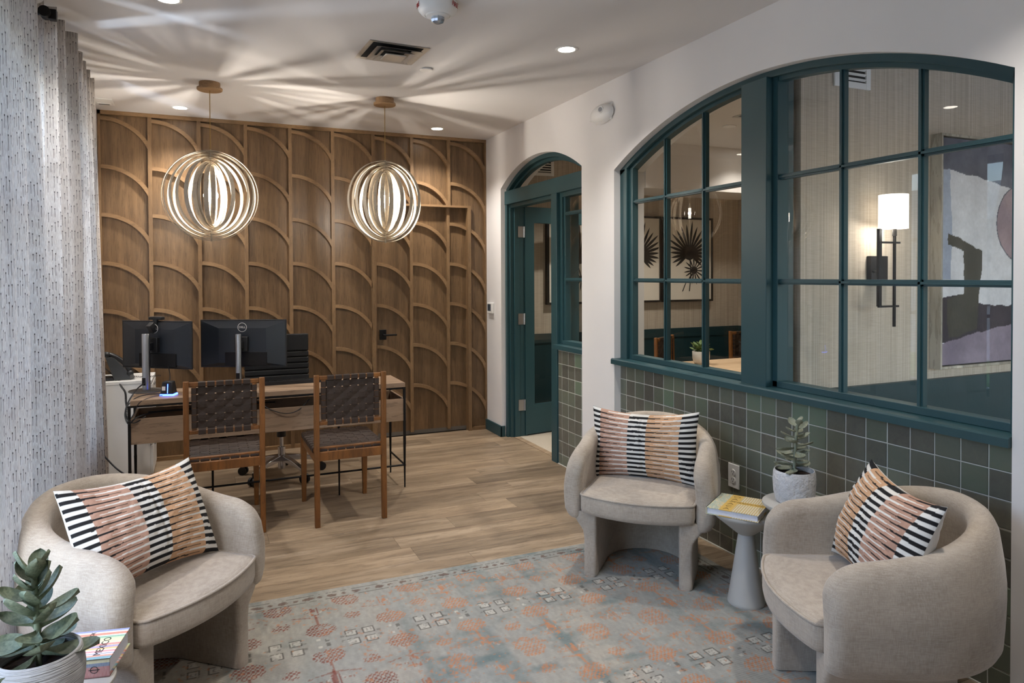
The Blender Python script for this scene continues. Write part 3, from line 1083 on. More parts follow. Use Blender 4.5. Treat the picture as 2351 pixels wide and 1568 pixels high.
# ------------------------------------------------------------------ rug
def make_rug():
    X0, X1, Y0, Y1 = -.36, 2.385, .2, 3.362
    xs = np.arange(X0, X1 + .001, .0055)
    ys = np.concatenate([np.arange(Y0, 1.9, .02), np.arange(1.9, Y1 + .001, .0055)])
    X, Y = np.meshgrid(xs, ys)
    n1 = np_noise(X * 6 + 20, Y * 14 + 20, 1, 5)
    n2 = np_noise(X * 2.2 + 40, Y * .9 + 20, 2, 4)
    n3 = np_noise(X * 90, Y * 40, 4, 2)
    ndist = np_noise(X * 60, Y * 60, 6, 2) - .5
    grey, teal, sand = lin((158, 157, 150)), lin((96, 116, 117)), lin((178, 168, 152))
    f = np.clip((n2 - .35) * 2.6, 0, 1)[..., None]
    col = grey * (1 - f) + sand * f
    tm = (np.clip((n1 - .5) * 3.2, 0, 1) * np.clip((np_noise(X * 3 + 5, Y * 1.2 + 3, 9, 3) - .38) * 3.5, 0, 1))[..., None]
    col = col * (1 - .75 * tm) + teal * .75 * tm
    stripe = np.clip((np_noise(X * 9 + 3, Y * .8, 12, 3) - .56) * 6, 0, 1)[..., None] * .45
    col = col * (1 - stripe) + teal * stripe
    red, orange, dark, white = lin((124, 58, 44)), lin((190, 128, 88)), lin((62, 56, 52)), lin((206, 200, 188))
    pal = np.clip((.95 - X) * 2.2 + (n2 - .5) * 3.0 + .1, 0, 1)[..., None]
    motif = red * pal + orange * (1 - pal)
    wear = np_noise(X * 40 + 7, Y * 40 + 7, 15, 3)
    P, Q = .2945, .3635
    yy = np.abs(Y - 2.8765 - np.round((Y - 2.8765) / (2 * Q)) * 2 * Q)      # mirrored rows
    xa = X - np.round((X - .2945) / P) * P - .2945 + 0 * X
    xa = (X - .2945) - np.round((X - .2945) / P) * P                          # on-row offset
    xb = (X - .2945 - P / 2) - np.round((X - .2945 - P / 2) / P) * P          # half-row offset
    inner = (Y < Y1 - .10) & (X < X1 - .10)
    dash = (np.mod(np.floor(X / .0085) + np.floor(Y / .0125), 2) == 0)
    def put(m, c, a, worn=.38):
        nonlocal col
        k = (m & inner & (wear > worn))[..., None]
        col = np.where(k, col * (1 - a) + c * a, col)
    def blob(dx, dy, rx, ry):
        return ((dx / rx) ** 2 + (dy / ry) ** 2 + ndist * .35) < 1
    put(blob(xb, yy - .107, .062, .052) & dash, motif, .85, .30)
    put(blob(xa, yy - .345, .060, .052) & dash, motif, .8, .34)
    put(blob(xa, yy - .192, .036, .030) & dash, motif, .8, .34)
    put(blob(xb, yy - .235, .018, .014), motif, .5, .5)
    # sprigs and stems
    put((np.abs(xb) < .005) & (yy > .155) & (yy < .31), motif, .7, .45)
    put((np.abs(np.abs(xb) - .012) < .004) & (yy > .25) & (yy < .32), motif, .8, .4)
    put((np.abs(np.abs(xb) - (yy - .25) * .6 - .012) < .004) & (yy > .26) & (yy < .30), white, .4, .5)
    put((np.abs(yy - .225 - np.abs(xb) * .25) < .004) & (np.abs(xb) < .10), motif, .6, .45)
    put((np.abs(np.abs(xb) - .045) < .02) & (np.abs(yy - .285) < .012) & dash, motif, .6, .42)
    # clusters of four squares
    for sx in (-1, 1):
        for sy in (-1, 1):
            dx = np.abs(xa - sx * .038); dyy = np.abs((Y - 2.8765 - np.round((Y - 2.8765) / (2 * Q)) * 2 * Q) - sy * .036)
            m = np.maximum(dx, dyy)
            put(m < .021, white, .55, .30)
            put((m > .019) & (m < .0245), dark, .8, .36)
            put((m < .011) & (m > .007) & (xa * sx > 0), dark, .5, .45)
    put((np.abs(np.abs(xa) - .072) < .008) & (np.abs(yy - .02) < .01), dark, .4, .5)
    put((np.abs(xb - .01) < .008) & (np.abs(yy - .02) < .012), dark, .6, .45)
    put((np.abs(xb + .02) < .007) & (np.abs(yy - .03) < .008), white, .7, .3)
    flecks = (np_noise(X * 70 + 3, Y * 70 + 1, 21, 2) > .74)
    put(flecks & (n1 > .45), orange, .6, .2)
    # border bands along the far and right edges
    for d, run in ((Y1 - Y, X), (X1 - X, Y)):
        k = (np.abs(d - .040) < .0028) | (np.abs(d - .098) < .0028)
        k &= (wear > .42) & (d < .1)
        k &= np.minimum(Y1 - Y, X1 - X) > d - .004
        col = np.where(k[..., None], col * .3 + dark * .7, col)
        r = run - np.round(run / .108) * .108
        bl = (((r / .026) ** 2 + ((d - .068) / .014) ** 2) + ndist * 1.6 < 1) & (np.minimum(Y1 - Y, X1 - X) > .045)
        bl |= ((((np.abs(r) - .054) / .012) ** 2 + ((d - .068) / .009) ** 2) + ndist < 1) & (np.minimum(Y1 - Y, X1 - X) > .045)
        col = np.where((bl & (wear > .4))[..., None], col * .3 + lin((96, 66, 54)) * .7, col)
    col = col * (1 + .30 * (n3 - .5))[..., None]
    Z = RUGZ + .0006 * np.sin(Y * 2 * PI / .011)
    co = np.stack([X, Y, Z], -1).reshape(-1, 3)
    nu, nv = len(xs), len(ys)
    idx = np.arange(nu * nv).reshape(nv, nu)
    q = np.stack([idx[:-1, :-1], idx[:-1, 1:], idx[1:, 1:], idx[1:, :-1]], -1).reshape(-1, 4)
    me = bpy.data.meshes.new('area_rug')
    n = nu * nv
    b = [(X0, Y0), (X1, Y0), (X1, Y1), (X0, Y1)]
    cor = [idx[0, 0], idx[0, -1], idx[-1, -1], idx[-1, 0]]
    co2 = np.concatenate([co, np.array([(x, y, .0005) for x, y in b])])
    faces = q.tolist()
    faces += [(int(n + i), int(n + (i + 1) % 4), int(cor[(i + 1) % 4]), int(cor[i])) for i in range(4)]
    me.from_pydata(co2.tolist(), [], faces)
    me.materials.append(MAT['rug'])
    me.update()
    o = bpy.data.objects.new('area_rug', me)
    COL.objects.link(o)
    rgba = np.concatenate([col.clip(0, 1), np.ones(col.shape[:2] + (1,))], -1).reshape(-1, 4)
    rgba = np.concatenate([rgba, np.tile(np.array([[.4, .4, .4, 1]]), (4, 1))])
    color_attr(o, rgba)
    tag(o, 'faded blue grey oriental rug with rust medallions on the oak floor', 'rug')
make_rug()

# ------------------------------------------------------------------ conical side tables
def side_table(loc, top, label, group, rt=.15):
    t = thing('side_table', label, 'side table', loc, 0, group)
    zn = top - .105
    prof = [(.079, 0), (.081, .006), (.0795, .014)]
    for i in range(1, 12):
        f = i / 11
        prof.append((.0795 + (.034 - .0795) * f ** .92, .014 + (zn - .014) * f))
    MB().lathe(prof, n=48).build('stem', 'table_resin', t, smooth=50)
    prof = [(.033, zn - .002), (.036, zn), (.05, zn + .010), (.085, zn + .038), (.125, zn + .070), (rt - .004, zn + .088), (rt, zn + .095), (rt - .001, top - .003), (rt - .005, top), (.0, top)]
    MB().lathe(prof, n=64).build('tabletop', 'table_resin', t, smooth=40)
    return t
side_table((2.222, 2.456, RUGZ), .425 - RUGZ, 'cone stemmed grey resin side table holding the yellow book', 'conical side tables')
side_table((2.292, 2.215, RUGZ), .52 - RUGZ, 'taller cone table tucked behind the barrel chair under the rough white pot', 'conical side tables')
side_table((-.365, 2.145, 0.0), .425, 'low conical side table under the striped cookbook', 'conical side tables')
side_table((-.365, 1.815, 0.0), .52, 'conical side table under the ribbed plant pot', 'conical side tables', .155)

# ------------------------------------------------------------------ potted plants
def leaf_mesh(name, mat, wid=.42, cup=.10, curl=.12):
    nu, nv = 9, 9
    def prof(t): return wid / 2 * (math.sin(PI * min(.9999, t) ** 1.5) ** .62) * (.25 + .75 * sm(t, .0, .45)) + .03 * (1 - t)
    def f(u, v, o):
        t = v; x = prof(t) * (2 * u - 1)
        z = cup * (2 * u - 1) ** 2 * wid * 1.2 + curl * t ** 2 - .04 * math.sin(PI * t) + o * math.sin(PI * u) ** .5 * .028
        return (x, t, z)
    m = MB()
    m.grid(lambda u, v: f(u, v, .5), nu, nv + 4)
    m.grid(lambda u, v: f(u, v, -.5), nu, nv + 4)
    return m.mesh(name, MAT[mat], smooth=75)
LEAF_A = leaf_mesh('leaf', 'leaf', .60, .14)
LEAF_B = leaf_mesh('leaf', 'leaf_pale', .58, .12, .10)
LEAF_C = leaf_mesh('leaf', 'leaf_green', .34, .10, -.25)
def pot(t, mat, prof, rim_in, soil_z, n=56):
    p = MB().lathe(prof, n=n).build('pot', mat, t, smooth=50)
    MB().lathe([(0, soil_z - .006), (rim_in * .6, soil_z), (rim_in, soil_z - .004)][::-1], n=32).build('soil', 'soil', t, smooth=60)
def add_leaf(t, me, base, az, el, length, roll=0.0, wid=1.0):
    o = inst(me, 'leaf', t)
    M4 = Matrix.Translation(base) @ Matrix.Rotation(az, 4, 'Z') @ Matrix.Rotation(el, 4, 'X') @ Matrix.Rotation(roll, 4, 'Y')
    o.matrix_local = M4 @ Matrix.Diagonal((length * wid, length, length, 1))
POT = [(.0, 0), (.058, 0), (.066, .004), (.080, .04), (.0875, .08), (.0885, .10), (.086, .125), (.0815, .145), (.079, .147), (.0755, .145), (.074, .10), (.0, .098)]
r_ = random.Random(5)
def jade(t, leaf, z0, h, n, l0, l1, up0, up1, stem_mat, lean=(0, 0), seed=1):
    r_ = random.Random(seed)
    path = [(lean[0] * (i / 8) ** 1.5, lean[1] * (i / 8) ** 1.5, z0 + h * i / 8) for i in range(9)]
    MB().tube(path, .0065, 8).build('stem', stem_mat, t, smooth=60)
    for i in range(n):
        f = i / (n - 1)
        z = z0 + .012 + (h - .008) * f
        az = i * 2.39996 + r_.uniform(-.25, .25)
        el = math.radians(up0 + (up1 - up0) * f ** 1.5 + r_.uniform(-14, 14))
        L = (l0 + (l1 - l0) * f) * r_.uniform(.86, 1.14)
        lx, ly = lean[0] * f ** 1.5, lean[1] * f ** 1.5
        add_leaf(t, leaf, (lx, ly, z), az, el, L, r_.uniform(-.45, .45))
tp = thing('potted_succulent', 'grey green jade plant in a ribbed light grey pot on the table beside the curtain', 'plant', (-.330, 1.815, .52))
pot(tp, 'pot_ribbed', POT, .0745, .118)
jade(tp, LEAF_A, .112, .200, 29, .104, .060, 0, 60, 'leaf', (-.008, .004), 3)
tp = thing('potted_succulent', 'sparse dusty green plant in a rough white plaster pot against the tiles', 'plant', (2.282, 2.235, .52))
pot(tp, 'pot_rough', [(0, 0), (.068, 0), (.075, .004), (.083, .04), (.0865, .09), (.084, .125), (.080, .135), (.077, .134), (.075, .10), (0, .09)], .0735, .118)
jade(tp, LEAF_B, .118, .205, 24, .096, .055, -6, 26, 'leaf_pale', (.012, -.004), 12)

# ------------------------------------------------------------------ books
def striped_cover():
    k = N('striped_cloth')
    k.setp(Roughness=.8)
    tc = k.n('TexCoord'); sp = k.n('SeparateXYZ'); k.l(tc.outputs['Object'], sp.inputs[0])
    # runs across the cover (local y) and on down the spine (local z)
    u = k.math('ADD', k.math('MULTIPLY', sp.outputs[1], 4.6), k.math('MULTIPLY', sp.outputs[2], 4.6))
    u = k.math('ADD', u, .31)
    x = k.n('ValToRGB'); x.color_ramp.interpolation = 'CONSTANT'
    cols = [(128, 60, 50), (60, 74, 96), (150, 140, 100), (96, 140, 146), (206, 136, 110), (220, 206, 200), (120, 118, 150), (226, 196, 190), (208, 132, 132), (226, 206, 170), (216, 170, 96), (160, 138, 172), (196, 170, 130), (206, 116, 106), (222, 208, 164), (214, 206, 150), (190, 204, 150), (120, 164, 128), (226, 222, 216), (210, 122, 86), (206, 196, 200), (126, 132, 170), (206, 220, 206)]
    pos = [0, .055, .10, .16, .22, .26, .285, .30, .33, .37, .40, .44, .485, .51, .545, .60, .66, .70, .745, .77, .83, .87, .94]
    e = x.color_ramp.elements
    while len(e) < len(cols): e.new(.5)
    for i, (c, p) in enumerate(zip(cols, pos)):
        e[i].position = p
    for i, (c, p) in enumerate(zip(cols, pos)):
        e[i].color = S(*c)
    k.l(u, x.inputs[0])
    n = k.noise(k.coord('Object', (500, 60, 60)), 1, 2)
    k.color(k.mix(k.math('MULTIPLY', n, .25), x.outputs[0], (.8, .8, .76, 1)))
    return k.m
MAT['striped'] = striped_cover()
def floral():
    k = N('yellow_patterned_cover')
    k.setp(Roughness=.55)
    tc = k.n('TexCoord'); sp = k.n('SeparateXYZ'); k.l(tc.outputs['Object'], sp.inputs[0])
    n = k.noise(k.coord('Object', (60, 26, 40)), 1, 4, .7, 1.5)
    c = k.ramp(n, [(.30, S(206, 150, 96)), (.42, S(222, 208, 160)), (.52, S(150, 172, 164)), (.62, S(224, 214, 184)), (.74, S(214, 170, 110))])
    # pleated rays
    w = k.n('TexWave'); w.inputs['Scale'].default_value = 30; w.inputs['Distortion'].default_value = 1.5
    k.l(k.coord('Object'), w.inputs['Vector'])
    c2 = k.ramp(w.outputs[0], [(.2, S(206, 180, 120)), (.45, S(196, 150, 96)), (.6, S(166, 182, 172)), (.8, S(226, 216, 190))])
    c = k.mix(k.math('GREATER_THAN', sp.outputs[0], -.005), c, c2)
    band = k.math('LESS_THAN', k.math('ABSOLUTE', k.math('ADD', sp.outputs[0], .030)), .026)
    bar2 = k.math('MULTIPLY', k.math('GREATER_THAN', sp.outputs[0], -.02), k.math('LESS_THAN', k.math('ABSOLUTE', k.math('SUBTRACT', sp.outputs[1], .012)), .017))
    c = k.mix(k.math('MAXIMUM', band, bar2), c, S(214, 176, 92))
    k.color(c)
    return k.m
MAT['floral'] = floral()
MAT['gold_ink'] = simple('bronze_ink', S(132, 104, 50), .5)
def book(name, label, loc, rz, w, d, h, mat, spine):
    t = thing(name, label, 'book', loc, rz)
    b = .003
    m = MB().box(-w / 2, w / 2, -d / 2, d / 2, 0, b).box(-w / 2, w / 2, -d / 2, d / 2, h - b, h)
    if spine == 'front': m.box(-w / 2, w / 2, -d / 2, -d / 2 + b, 0, h)
    else: m.box(-w / 2, -w / 2 + b, -d / 2, d / 2, 0, h)
    m.build('cover', mat, t)
    i = .005
    if spine == 'front': MB().box(-w / 2 + i, w / 2 - i, -d / 2 + b, d / 2 - i, b, h - b).build('pages', 'paper', t)
    else: MB().box(-w / 2 + b, w / 2 - i, -d / 2 + i, d / 2 - i, b, h - b).build('pages', 'paper', t)
    return t
rb = math.atan2(2.31 - 2.49, 2.15 - 2.03)
e1 = Vector((math.cos(rb), math.sin(rb), 0)); e2 = Vector((-math.sin(rb), math.cos(rb), 0))
c0 = Vector((2.024, 2.487, .426)) + e1 * .112 + e2 * .118
bk = book('cookbook', 'yellow patterned hardcover cookbook lying on the cone table before the tiles', c0, rb, .224, .236, .030, 'floral', 'left')
for i, ch in enumerate('OAXACA'):
    text('title_letter', ch, 'gold_ink', bk, (-.030, .088 - i * .036, .0303), (0, 0, 0), .036, .0002, font_scale=(1.15, .85, 1))
text('subtitle', 'HOME COOKING FROM\nTHE HEART OF MEXICO', 'gold_ink', bk, (.046, .012, .0303), (0, 0, 0), .011, .0002)
f1 = Vector((.978, -.208, 0)); f2 = Vector((.208, .978, 0))
c1 = Vector((-.229, 2.118, .426)) - f1 * .137 + f2 * .084
sb = book('cookbook', 'thick striped cloth cookbook half hidden behind the ribbed plant pot', c1, math.atan2(f1.y, f1.x), .274, .168, .048, 'striped', 'front')
text('title', 'MEXICO', 'ink', sb, (.098, -.012, .0483), (0, 0, PI / 2), .026, .0002)
text('subtitle', 'THE COOKBOOK', 'ink', sb, (.048, .012, .0483), (0, 0, PI / 2), .0155, .0002)
m = MB().tube([(.10 + .009 * math.cos(a), -.0845, .022 + .0085 * math.sin(a)) for a in [2 * PI * i / 24 for i in range(24)]], .0008, 6, closed=True).box(.087, .113, -.0853, -.084, .0213, .0227)
m.build('spine_emblem', 'ink', sb)

# ------------------------------------------------------------------ desk and woven chairs
dk = thing('writing_desk', 'pale walnut desk on thin black metal legs with a drawer box', 'desk', (.455, 5.005, 0))
hw_, hd = .845, .205
MB().box(-hw_ - .003, hw_, -hd, hd, .700, .731).build('desktop', 'desk_wood', dk, bevel=.002)
bx = MB().box(-hw_, hw_ + .006, -hd, -hd + .016, .466, .620).build('drawer_box', 'desk_wood', dk, bevel=.0015)
MB().box(-hw_, hw_ + .006, hd - .016, hd, .466, .618).build('back_panel', 'desk_wood', dk)
MB().box(hw_ - .01, hw_ + .006, -hd + .016, hd - .016, .466, .618).build('side_panel', 'desk_wood', dk)
MB().box(-hw_, -hw_ + .016, -hd + .016, hd - .016, .466, .618).build('side_panel', 'desk_wood', dk)
MB().box(-hw_ + .016, hw_ - .01, -hd + .016, hd - .016, .466, .48).build('box_bottom', 'desk_wood', dk)
for sx in (-1, 1):
    for sy in (-1, 1):
        x = sx * (hw_ + (.008 if sx < 0 else -.006)); y = sy * (hd - .004)
        MB().prism([(-.008, -.008), (.008, -.008), (.008, .008), (-.008, .008)], 'Z', .30, .700).cyl((0, 0, 0), (0, 0, .31), .005, .0095, 10).build('leg', 'black', dk).location = (x, y, 0)
for sx in (-.395, .389):
    MB().cyl((sx, -hd + .012, 0), (sx, -hd + .012, .466), .0055, .0085, 10).build('leg', 'black', dk)
for sy in (-1,):
    MB().cyl((-hw_, sy * (hd - .008), .155), (hw_, sy * (hd - .008), .155), .0065, n=10).build('stretcher', 'black', dk)
for sx in (-1, 1):
    MB().cyl((sx * (hw_ - .004), -hd, .155), (sx * (hw_ - .004), hd, .155), .0065, n=10).build('stretcher', 'black', dk)
MB().box(-hw_, hw_, -hd + .002, -hd + .014, .688, .700).box(-hw_, hw_, hd - .014, hd - .002, .688, .700).box(hw_ - .014, hw_ - .002, -hd, hd, .688, .700).build('top_frame', 'black', dk)

def strap_path(pts, normal_axis, width, thick, across):
    """ribbon along pts; across = unit vector of its width"""
    m = MB()
    a = Vector(across)
    n = len(pts)
    vs = []
    for i, p in enumerate(pts):
        p = Vector(p)
        d = (Vector(pts[min(i + 1, n - 1)]) - Vector(pts[max(i - 1, 0)])).normalized()
        nn = d.cross(a).normalized()
        for (s, t) in ((-1, -1), (1, -1), (1, 1), (-1, 1)):
            vs.append(p + a * (s * width / 2) + nn * (t * thick / 2))
    fs = []
    for i in range(n - 1):
        for j in range(4):
            fs.append((i * 4 + j, i * 4 + (j + 1) % 4, (i + 1) * 4 + (j + 1) % 4, (i + 1) * 4 + j))
    fs += [(0, 1, 2, 3), ((n - 1) * 4 + 3, (n - 1) * 4 + 2, (n - 1) * 4 + 1, (n - 1) * 4)]
    return m.add(vs, fs)
def weave(t, name, a0, a1, n, b0, b1, nb, width, make, parity, wrap, seat=False):
    """n straps spaced along a, running along b over and under nb crossings, wrapped round the rails at b0 and b1"""
    r = wrap
    if seat:
        end = [(-.4 * r, .0015), (.6 * r, .0005), (1.05 * r, -.004), (1.2 * r, -.012), (1.2 * r, -.026), (.9 * r, -.030)]
        inset = .9 * r
    else:
        end = [(-1.25 * r, .35 * r), (-.95 * r, .95 * r), (.80 * r, r), (1.05 * r, .75 * r), (1.05 * r, -.75 * r), (.80 * r, -r), (-.95 * r, -.95 * r)]
        inset = 1.45 * r
    for i in range(n):
        a = a0 + (a1 - a0) * (i + .5) / n
        pts = [(b0 - e, o) for e, o in end[::-1]]
        K = 6
        for j in range(nb * K + 1):
            b = b0 + inset + (b1 - b0 - 2 * inset) * j / (nb * K)
            o = .0026 * math.cos(PI * (j / K - .5)) * (1 if (i + parity) % 2 else -1)
            pts.append((b, o))
        pts += [(b1 + e, o) for e, o in end]
        make(a, pts, width).build(name, 'leather', t)
CHAIR_PARTS = {}
def woven_chair(loc, rz, label, group):
    """origin on the floor under the seat centre, backrest at -y"""
    t = thing('woven_chair', label, 'chair', loc, rz, group)
    W = .214; yb = -.265; yf = .268; leg = .030
    H = .896
    tilt = 0.0
    for s in (-1, 1):
        x = s * (W - leg / 2)
        x0, x1 = x - leg / 2, x + leg / 2
        m = MB()
        prof = [(yb - .018, 0.0), (yb + .012, 0.0), (yb + .022, .42), (yb + .016, .60), (yb + .008, H), (yb - .018, H), (yb - .014, .60), (yb - .014, .42)]
        m.prism(prof, 'X', x0, x1).build('leg', 'chair_wood', t, bevel=.003)
        f = MB()
        f.add([(x - .013, yf - .013, 0), (x + .013, yf - .013, 0), (x + .013, yf + .013, 0), (x - .013, yf + .013, 0),
               (x - .019, yf - .02, .43), (x + .019, yf - .02, .43), (x + .019, yf + .02, .43), (x - .019, yf + .02, .43)],
              [(0, 3, 2, 1), (4, 5, 6, 7), (0, 1, 5, 4), (1, 2, 6, 5), (2, 3, 7, 6), (3, 0, 4, 7)])
        f.build('leg', 'chair_wood', t, bevel=.002)
        MB().box(x - .010, x + .010, yb + .02, yf - .01, .375, .428).build('apron', 'chair_wood', t, bevel=.002)
        MB().box(x - .012, x + .012, yb + .03, yf + .016, .430, .452).build('seat_rail', 'chair_wood', t, bevel=.004)
    MB().box(-W + .02, W - .02, yf - .010, yf + .012, .375, .428).build('apron', 'chair_wood', t, bevel=.002)
    MB().box(-W + .02, W - .02, yb - .006, yb + .016, .388, .440).build('apron', 'chair_wood', t, bevel=.002)
    MB().box(-W + .02, W - .02, yf - .008, yf + .016, .430, .452).build('seat_rail', 'chair_wood', t, bevel=.004)
    MB().box(-W + .026, W - .026, yb + .02, yb + .044, .444, .464).build('seat_rail', 'chair_wood', t, bevel=.004)
    # back frame
    ym = yb + .002
    for z0, z1 in ((.866, .890), (.600, .622)):
        MB().box(-W + leg, W - leg, ym - .010, ym + .010, z0, z1).build('back_rail', 'chair_wood', t, bevel=.003)
    for s in (-1, 1):
        x = s * (W - leg - .026)
        MB().box(x - .012, x + .012, ym - .009, ym + .009, .622, .866).build('back_stile', 'chair_wood', t, bevel=.003)
    xi = W - leg - .038
    mk_v = lambda a, pts, w: strap_path([(a, ym - o, b) for b, o in pts], None, w, .0024, (1, 0, 0))
    mk_h = lambda a, pts, w: strap_path([(b, ym - o, a) for b, o in pts], None, w, .0024, (0, 0, 1))
    weave(t, 'strap', -xi + .005, xi - .005, 6, .611, .878, 6, .0385, mk_v, 0, .0125)
    weave(t, 'strap', .632, .860, 6, -W + leg + .026, W - leg - .026, 6, .0335, mk_h, 0, .0118)
    zs = .449
    mk_a = lambda a, pts, w: strap_path([(a, b, zs + .006 * (1 - (b / .25) ** 2) * 0 + o + .008) for b, o in pts], None, w, .0026, (1, 0, 0))
    mk_b = lambda a, pts, w: strap_path([(b, a, zs + o + .008) for b, o in pts], None, w, .0026, (0, 1, 0))
    weave(t, 'strap', -W + .03, W - .03, 7, yb + .034, yf + .004, 8, .046, mk_a, 0, .0125, True)
    weave(t, 'strap', yb + .05, yf - .012, 8, -W + .014, W - .014, 7, .048, mk_b, 0, .0125, True)
    return t
wc = woven_chair((.812, 4.512, 0), .012, 'woven leather desk chair pushed in at the free end of the desk', 'woven leather chairs')
wc2 = copy_tree(wc); wc2.location = (.120, 4.565, 0); wc2.rotation_euler = (0, 0, .0); wc2['label'] = 'woven leather desk chair in front of the monitors, partly behind the barrel chair'
wc3 = copy_tree(wc); wc3.location = (3.62, 5.52, 0); wc3.rotation_euler = (0, 0, PI - .62); wc3['label'] = 'woven leather chair turned askew at the meeting table behind the small potted plant'
wc4 = copy_tree(wc); wc4.location = (4.42, 5.32, 0); wc4.rotation_euler = (0, 0, PI + .02); wc4['label'] = 'woven leather chair square to the meeting table, cut by the teal window post'

# ------------------------------------------------------------------ monitors and desk equipment
def monitor(label, foot, n, width, height, zc, arm, col_r, col_top, zoff=0.0, mirror=1, base_rz=0.0):
    """foot: column position on the desk; n: unit vector pointing from the screen's back toward us"""
    t = thing('monitor', label, 'monitor', (foot[0], foot[1], .731), math.atan2(n[1], n[0]) + PI / 2)
    # local: back of the screen faces -y, the panel stands at y = arm
    z = zc - .731
    m = MB()
    w, h = width / 2, height / 2
    m.box(-w, w, arm, arm + .010, z - h, z + h)
    m.build('screen', 'black_plastic', t, bevel=.002)
    m = MB()
    o = [(-w * .97, z - h * .94), (w * .97, z - h * .94), (w * .97, z + h * .94), (-w * .97, z + h * .94)]
    i = [(-w * .55, z - h * .80), (w * .55, z - h * .80), (w * .55, z + h * .65), (-w * .55, z + h * .65)]
    vs = [(x, arm, zz) for x, zz in o] + [(x, arm - .022, zz) for x, zz in i]
    m.add(vs, [(4, 5, 6, 7)] + [(k, (k + 1) % 4, 4 + (k + 1) % 4, 4 + k) for k in range(4)])
    m.build('back_shell', 'screen_back', t)
    MB().box(-.12, .17, arm - .026, arm - .012, z - h * .92, z - h * .35).build('cable_bay', 'black', t, bevel=.003)
    MB().box(-.045, .045, arm - .05, arm - .02, z - .05, z + .05).box(-.02, .02, 0, arm - .03, z - .03, z + .02).build('arm', 'black_plastic', t, bevel=.004)
    sc = 1.0
    c = MB()
    for k in range(2):
        pass
    c.lathe([(col_r, .010), (col_r, col_top - .734), (col_r * .93, col_top - .731), (0, col_top - .731)], n=28)
    cc = c.build('stand_column', 'steel', t, smooth=40)
    MB().box(-.013, .013, -col_r - .001, -col_r + .004, .04, .09).build('cable_hole', 'black', cc, bevel=.004)
    b = MB().lathe([(0, 0), (.105, 0), (.107, .003), (.105, .008), (0, .010)], n=40).build('stand_base', 'grey_plastic', t, smooth=30)
    ring = MB().tube([(.030 * math.cos(a), arm - .0225, z + zoff + .030 * math.sin(a)) for a in [2 * PI * k / 36 for k in range(36)]], .0017, 6, closed=True).build('logo_ring', 'white_metal', t)
    text('logo_letters', 'DELL', 'white_metal', t, (0, arm - .0225, z + zoff), (PI / 2, 0, 0), .020, .0004, font_scale=(1.05, 1, 1))
    m = MB()
    for dx in (.17, .20):
        pass
    return t
MAT['screen_back'] = simple('blue_black_shell', S(30, 36, 44), .38, var=.04)
MAT['phone_body'] = simple('charcoal_plastic', S(62, 64, 66), .45)
MAT['grey_plastic'] = simple('grey_plastic', S(84, 82, 80), .45)
monitor('black monitor angled away above the telephone with a webcam clipped on top', (-.327, 5.168), (-.623, -.782), .550, .317, 1.026, .095, .024, 1.105, .108)
monitor('black monitor facing away on the middle of the desk showing a round logo', (.235, 5.15), (-.404, -.915), .595, .330, 1.012, .09, .019, 1.083, .113)
wcm = thing('webcam', 'black webcam clipped to the top of the angled monitor', 'webcam', (-.266, 5.246, 1.186), math.atan2(-.782, -.623) + PI / 2)
MB().box(-.052, .052, -.018, .016, .004, .026).build('body', 'black_plastic', wcm, bevel=.005)
MB().box(-.016, .016, -.02, .0, -.035, .006).obox((0.0, -.045, -.045), (Vector((1, 0, 0)), Vector((0, .8, .6)), Vector((0, -.6, .8))), (.017, .022, .03)).build('clip', 'black_plastic', wcm, bevel=.003)
MB().tube([(-.02, -.02, .0), (-.035, -.03, -.03), (-.03, -.04, -.07), (-.01, -.05, -.10)], .0018, 6).build('cable', 'black_plastic', wcm)

sp = thing('desk_speaker', 'small black speaker with a glowing blue foot on the desk', 'speaker', (-.188, 4.945, .731), -.35)
m = MB()
def frustum(w0, d0, z0, w1, d1, z1):
    return [(-w0, -d0, z0), (w0, -d0, z0), (w0, d0, z0), (-w0, d0, z0), (-w1, -d1, z1), (w1, -d1, z1), (w1, d1, z1), (-w1, d1, z1)]
BF = [(0, 3, 2, 1), (4, 5, 6, 7), (0, 1, 5, 4), (1, 2, 6, 5), (2, 3, 7, 6), (3, 0, 4, 7)]
MB().add(frustum(.041, .034, .009, .030, .026, .088), BF).build('body', 'black_plastic', sp, bevel=.006)
MB().add(frustum(.0425, .0355, .0, .0415, .0345, .009), BF).build('light_foot', 'blue_glow', sp)
MB().box(.004, .008, -.0362, -.030, .012, .07).build('light_strip', 'blue_glow', sp).rotation_euler = (-.09, 0, 0)
MB().box(-.028, -.008, -.0365, -.032, .03, .055).build('sticker', 'white_plastic', sp).rotation_euler = (-.09, 0, 0)

kb = thing('keyboard', 'black keyboard at the back of the desk between the chairs', 'keyboard', (.64, 5.135, .731), 0)
MB().add([(-.25, -.065, 0), (.25, -.065, 0), (.25, .065, 0), (-.25, .065, 0), (-.25, -.065, .028), (.25, -.065, .028), (.25, .065, .010), (-.25, .065, .010)], BF).build('body', 'black_plastic', kb, bevel=.002)
m = MB()
for r in range(5):
    for c in range(18):
        x = -.238 + c * .0268; y = -.052 + r * .0215
        zt = .028 - (y + .065) * .138
        m.box(x, x + .023, y, y + .018, zt - .002, zt + .005)
tag(m.build('keys', 'black', kb), kind='stuff')

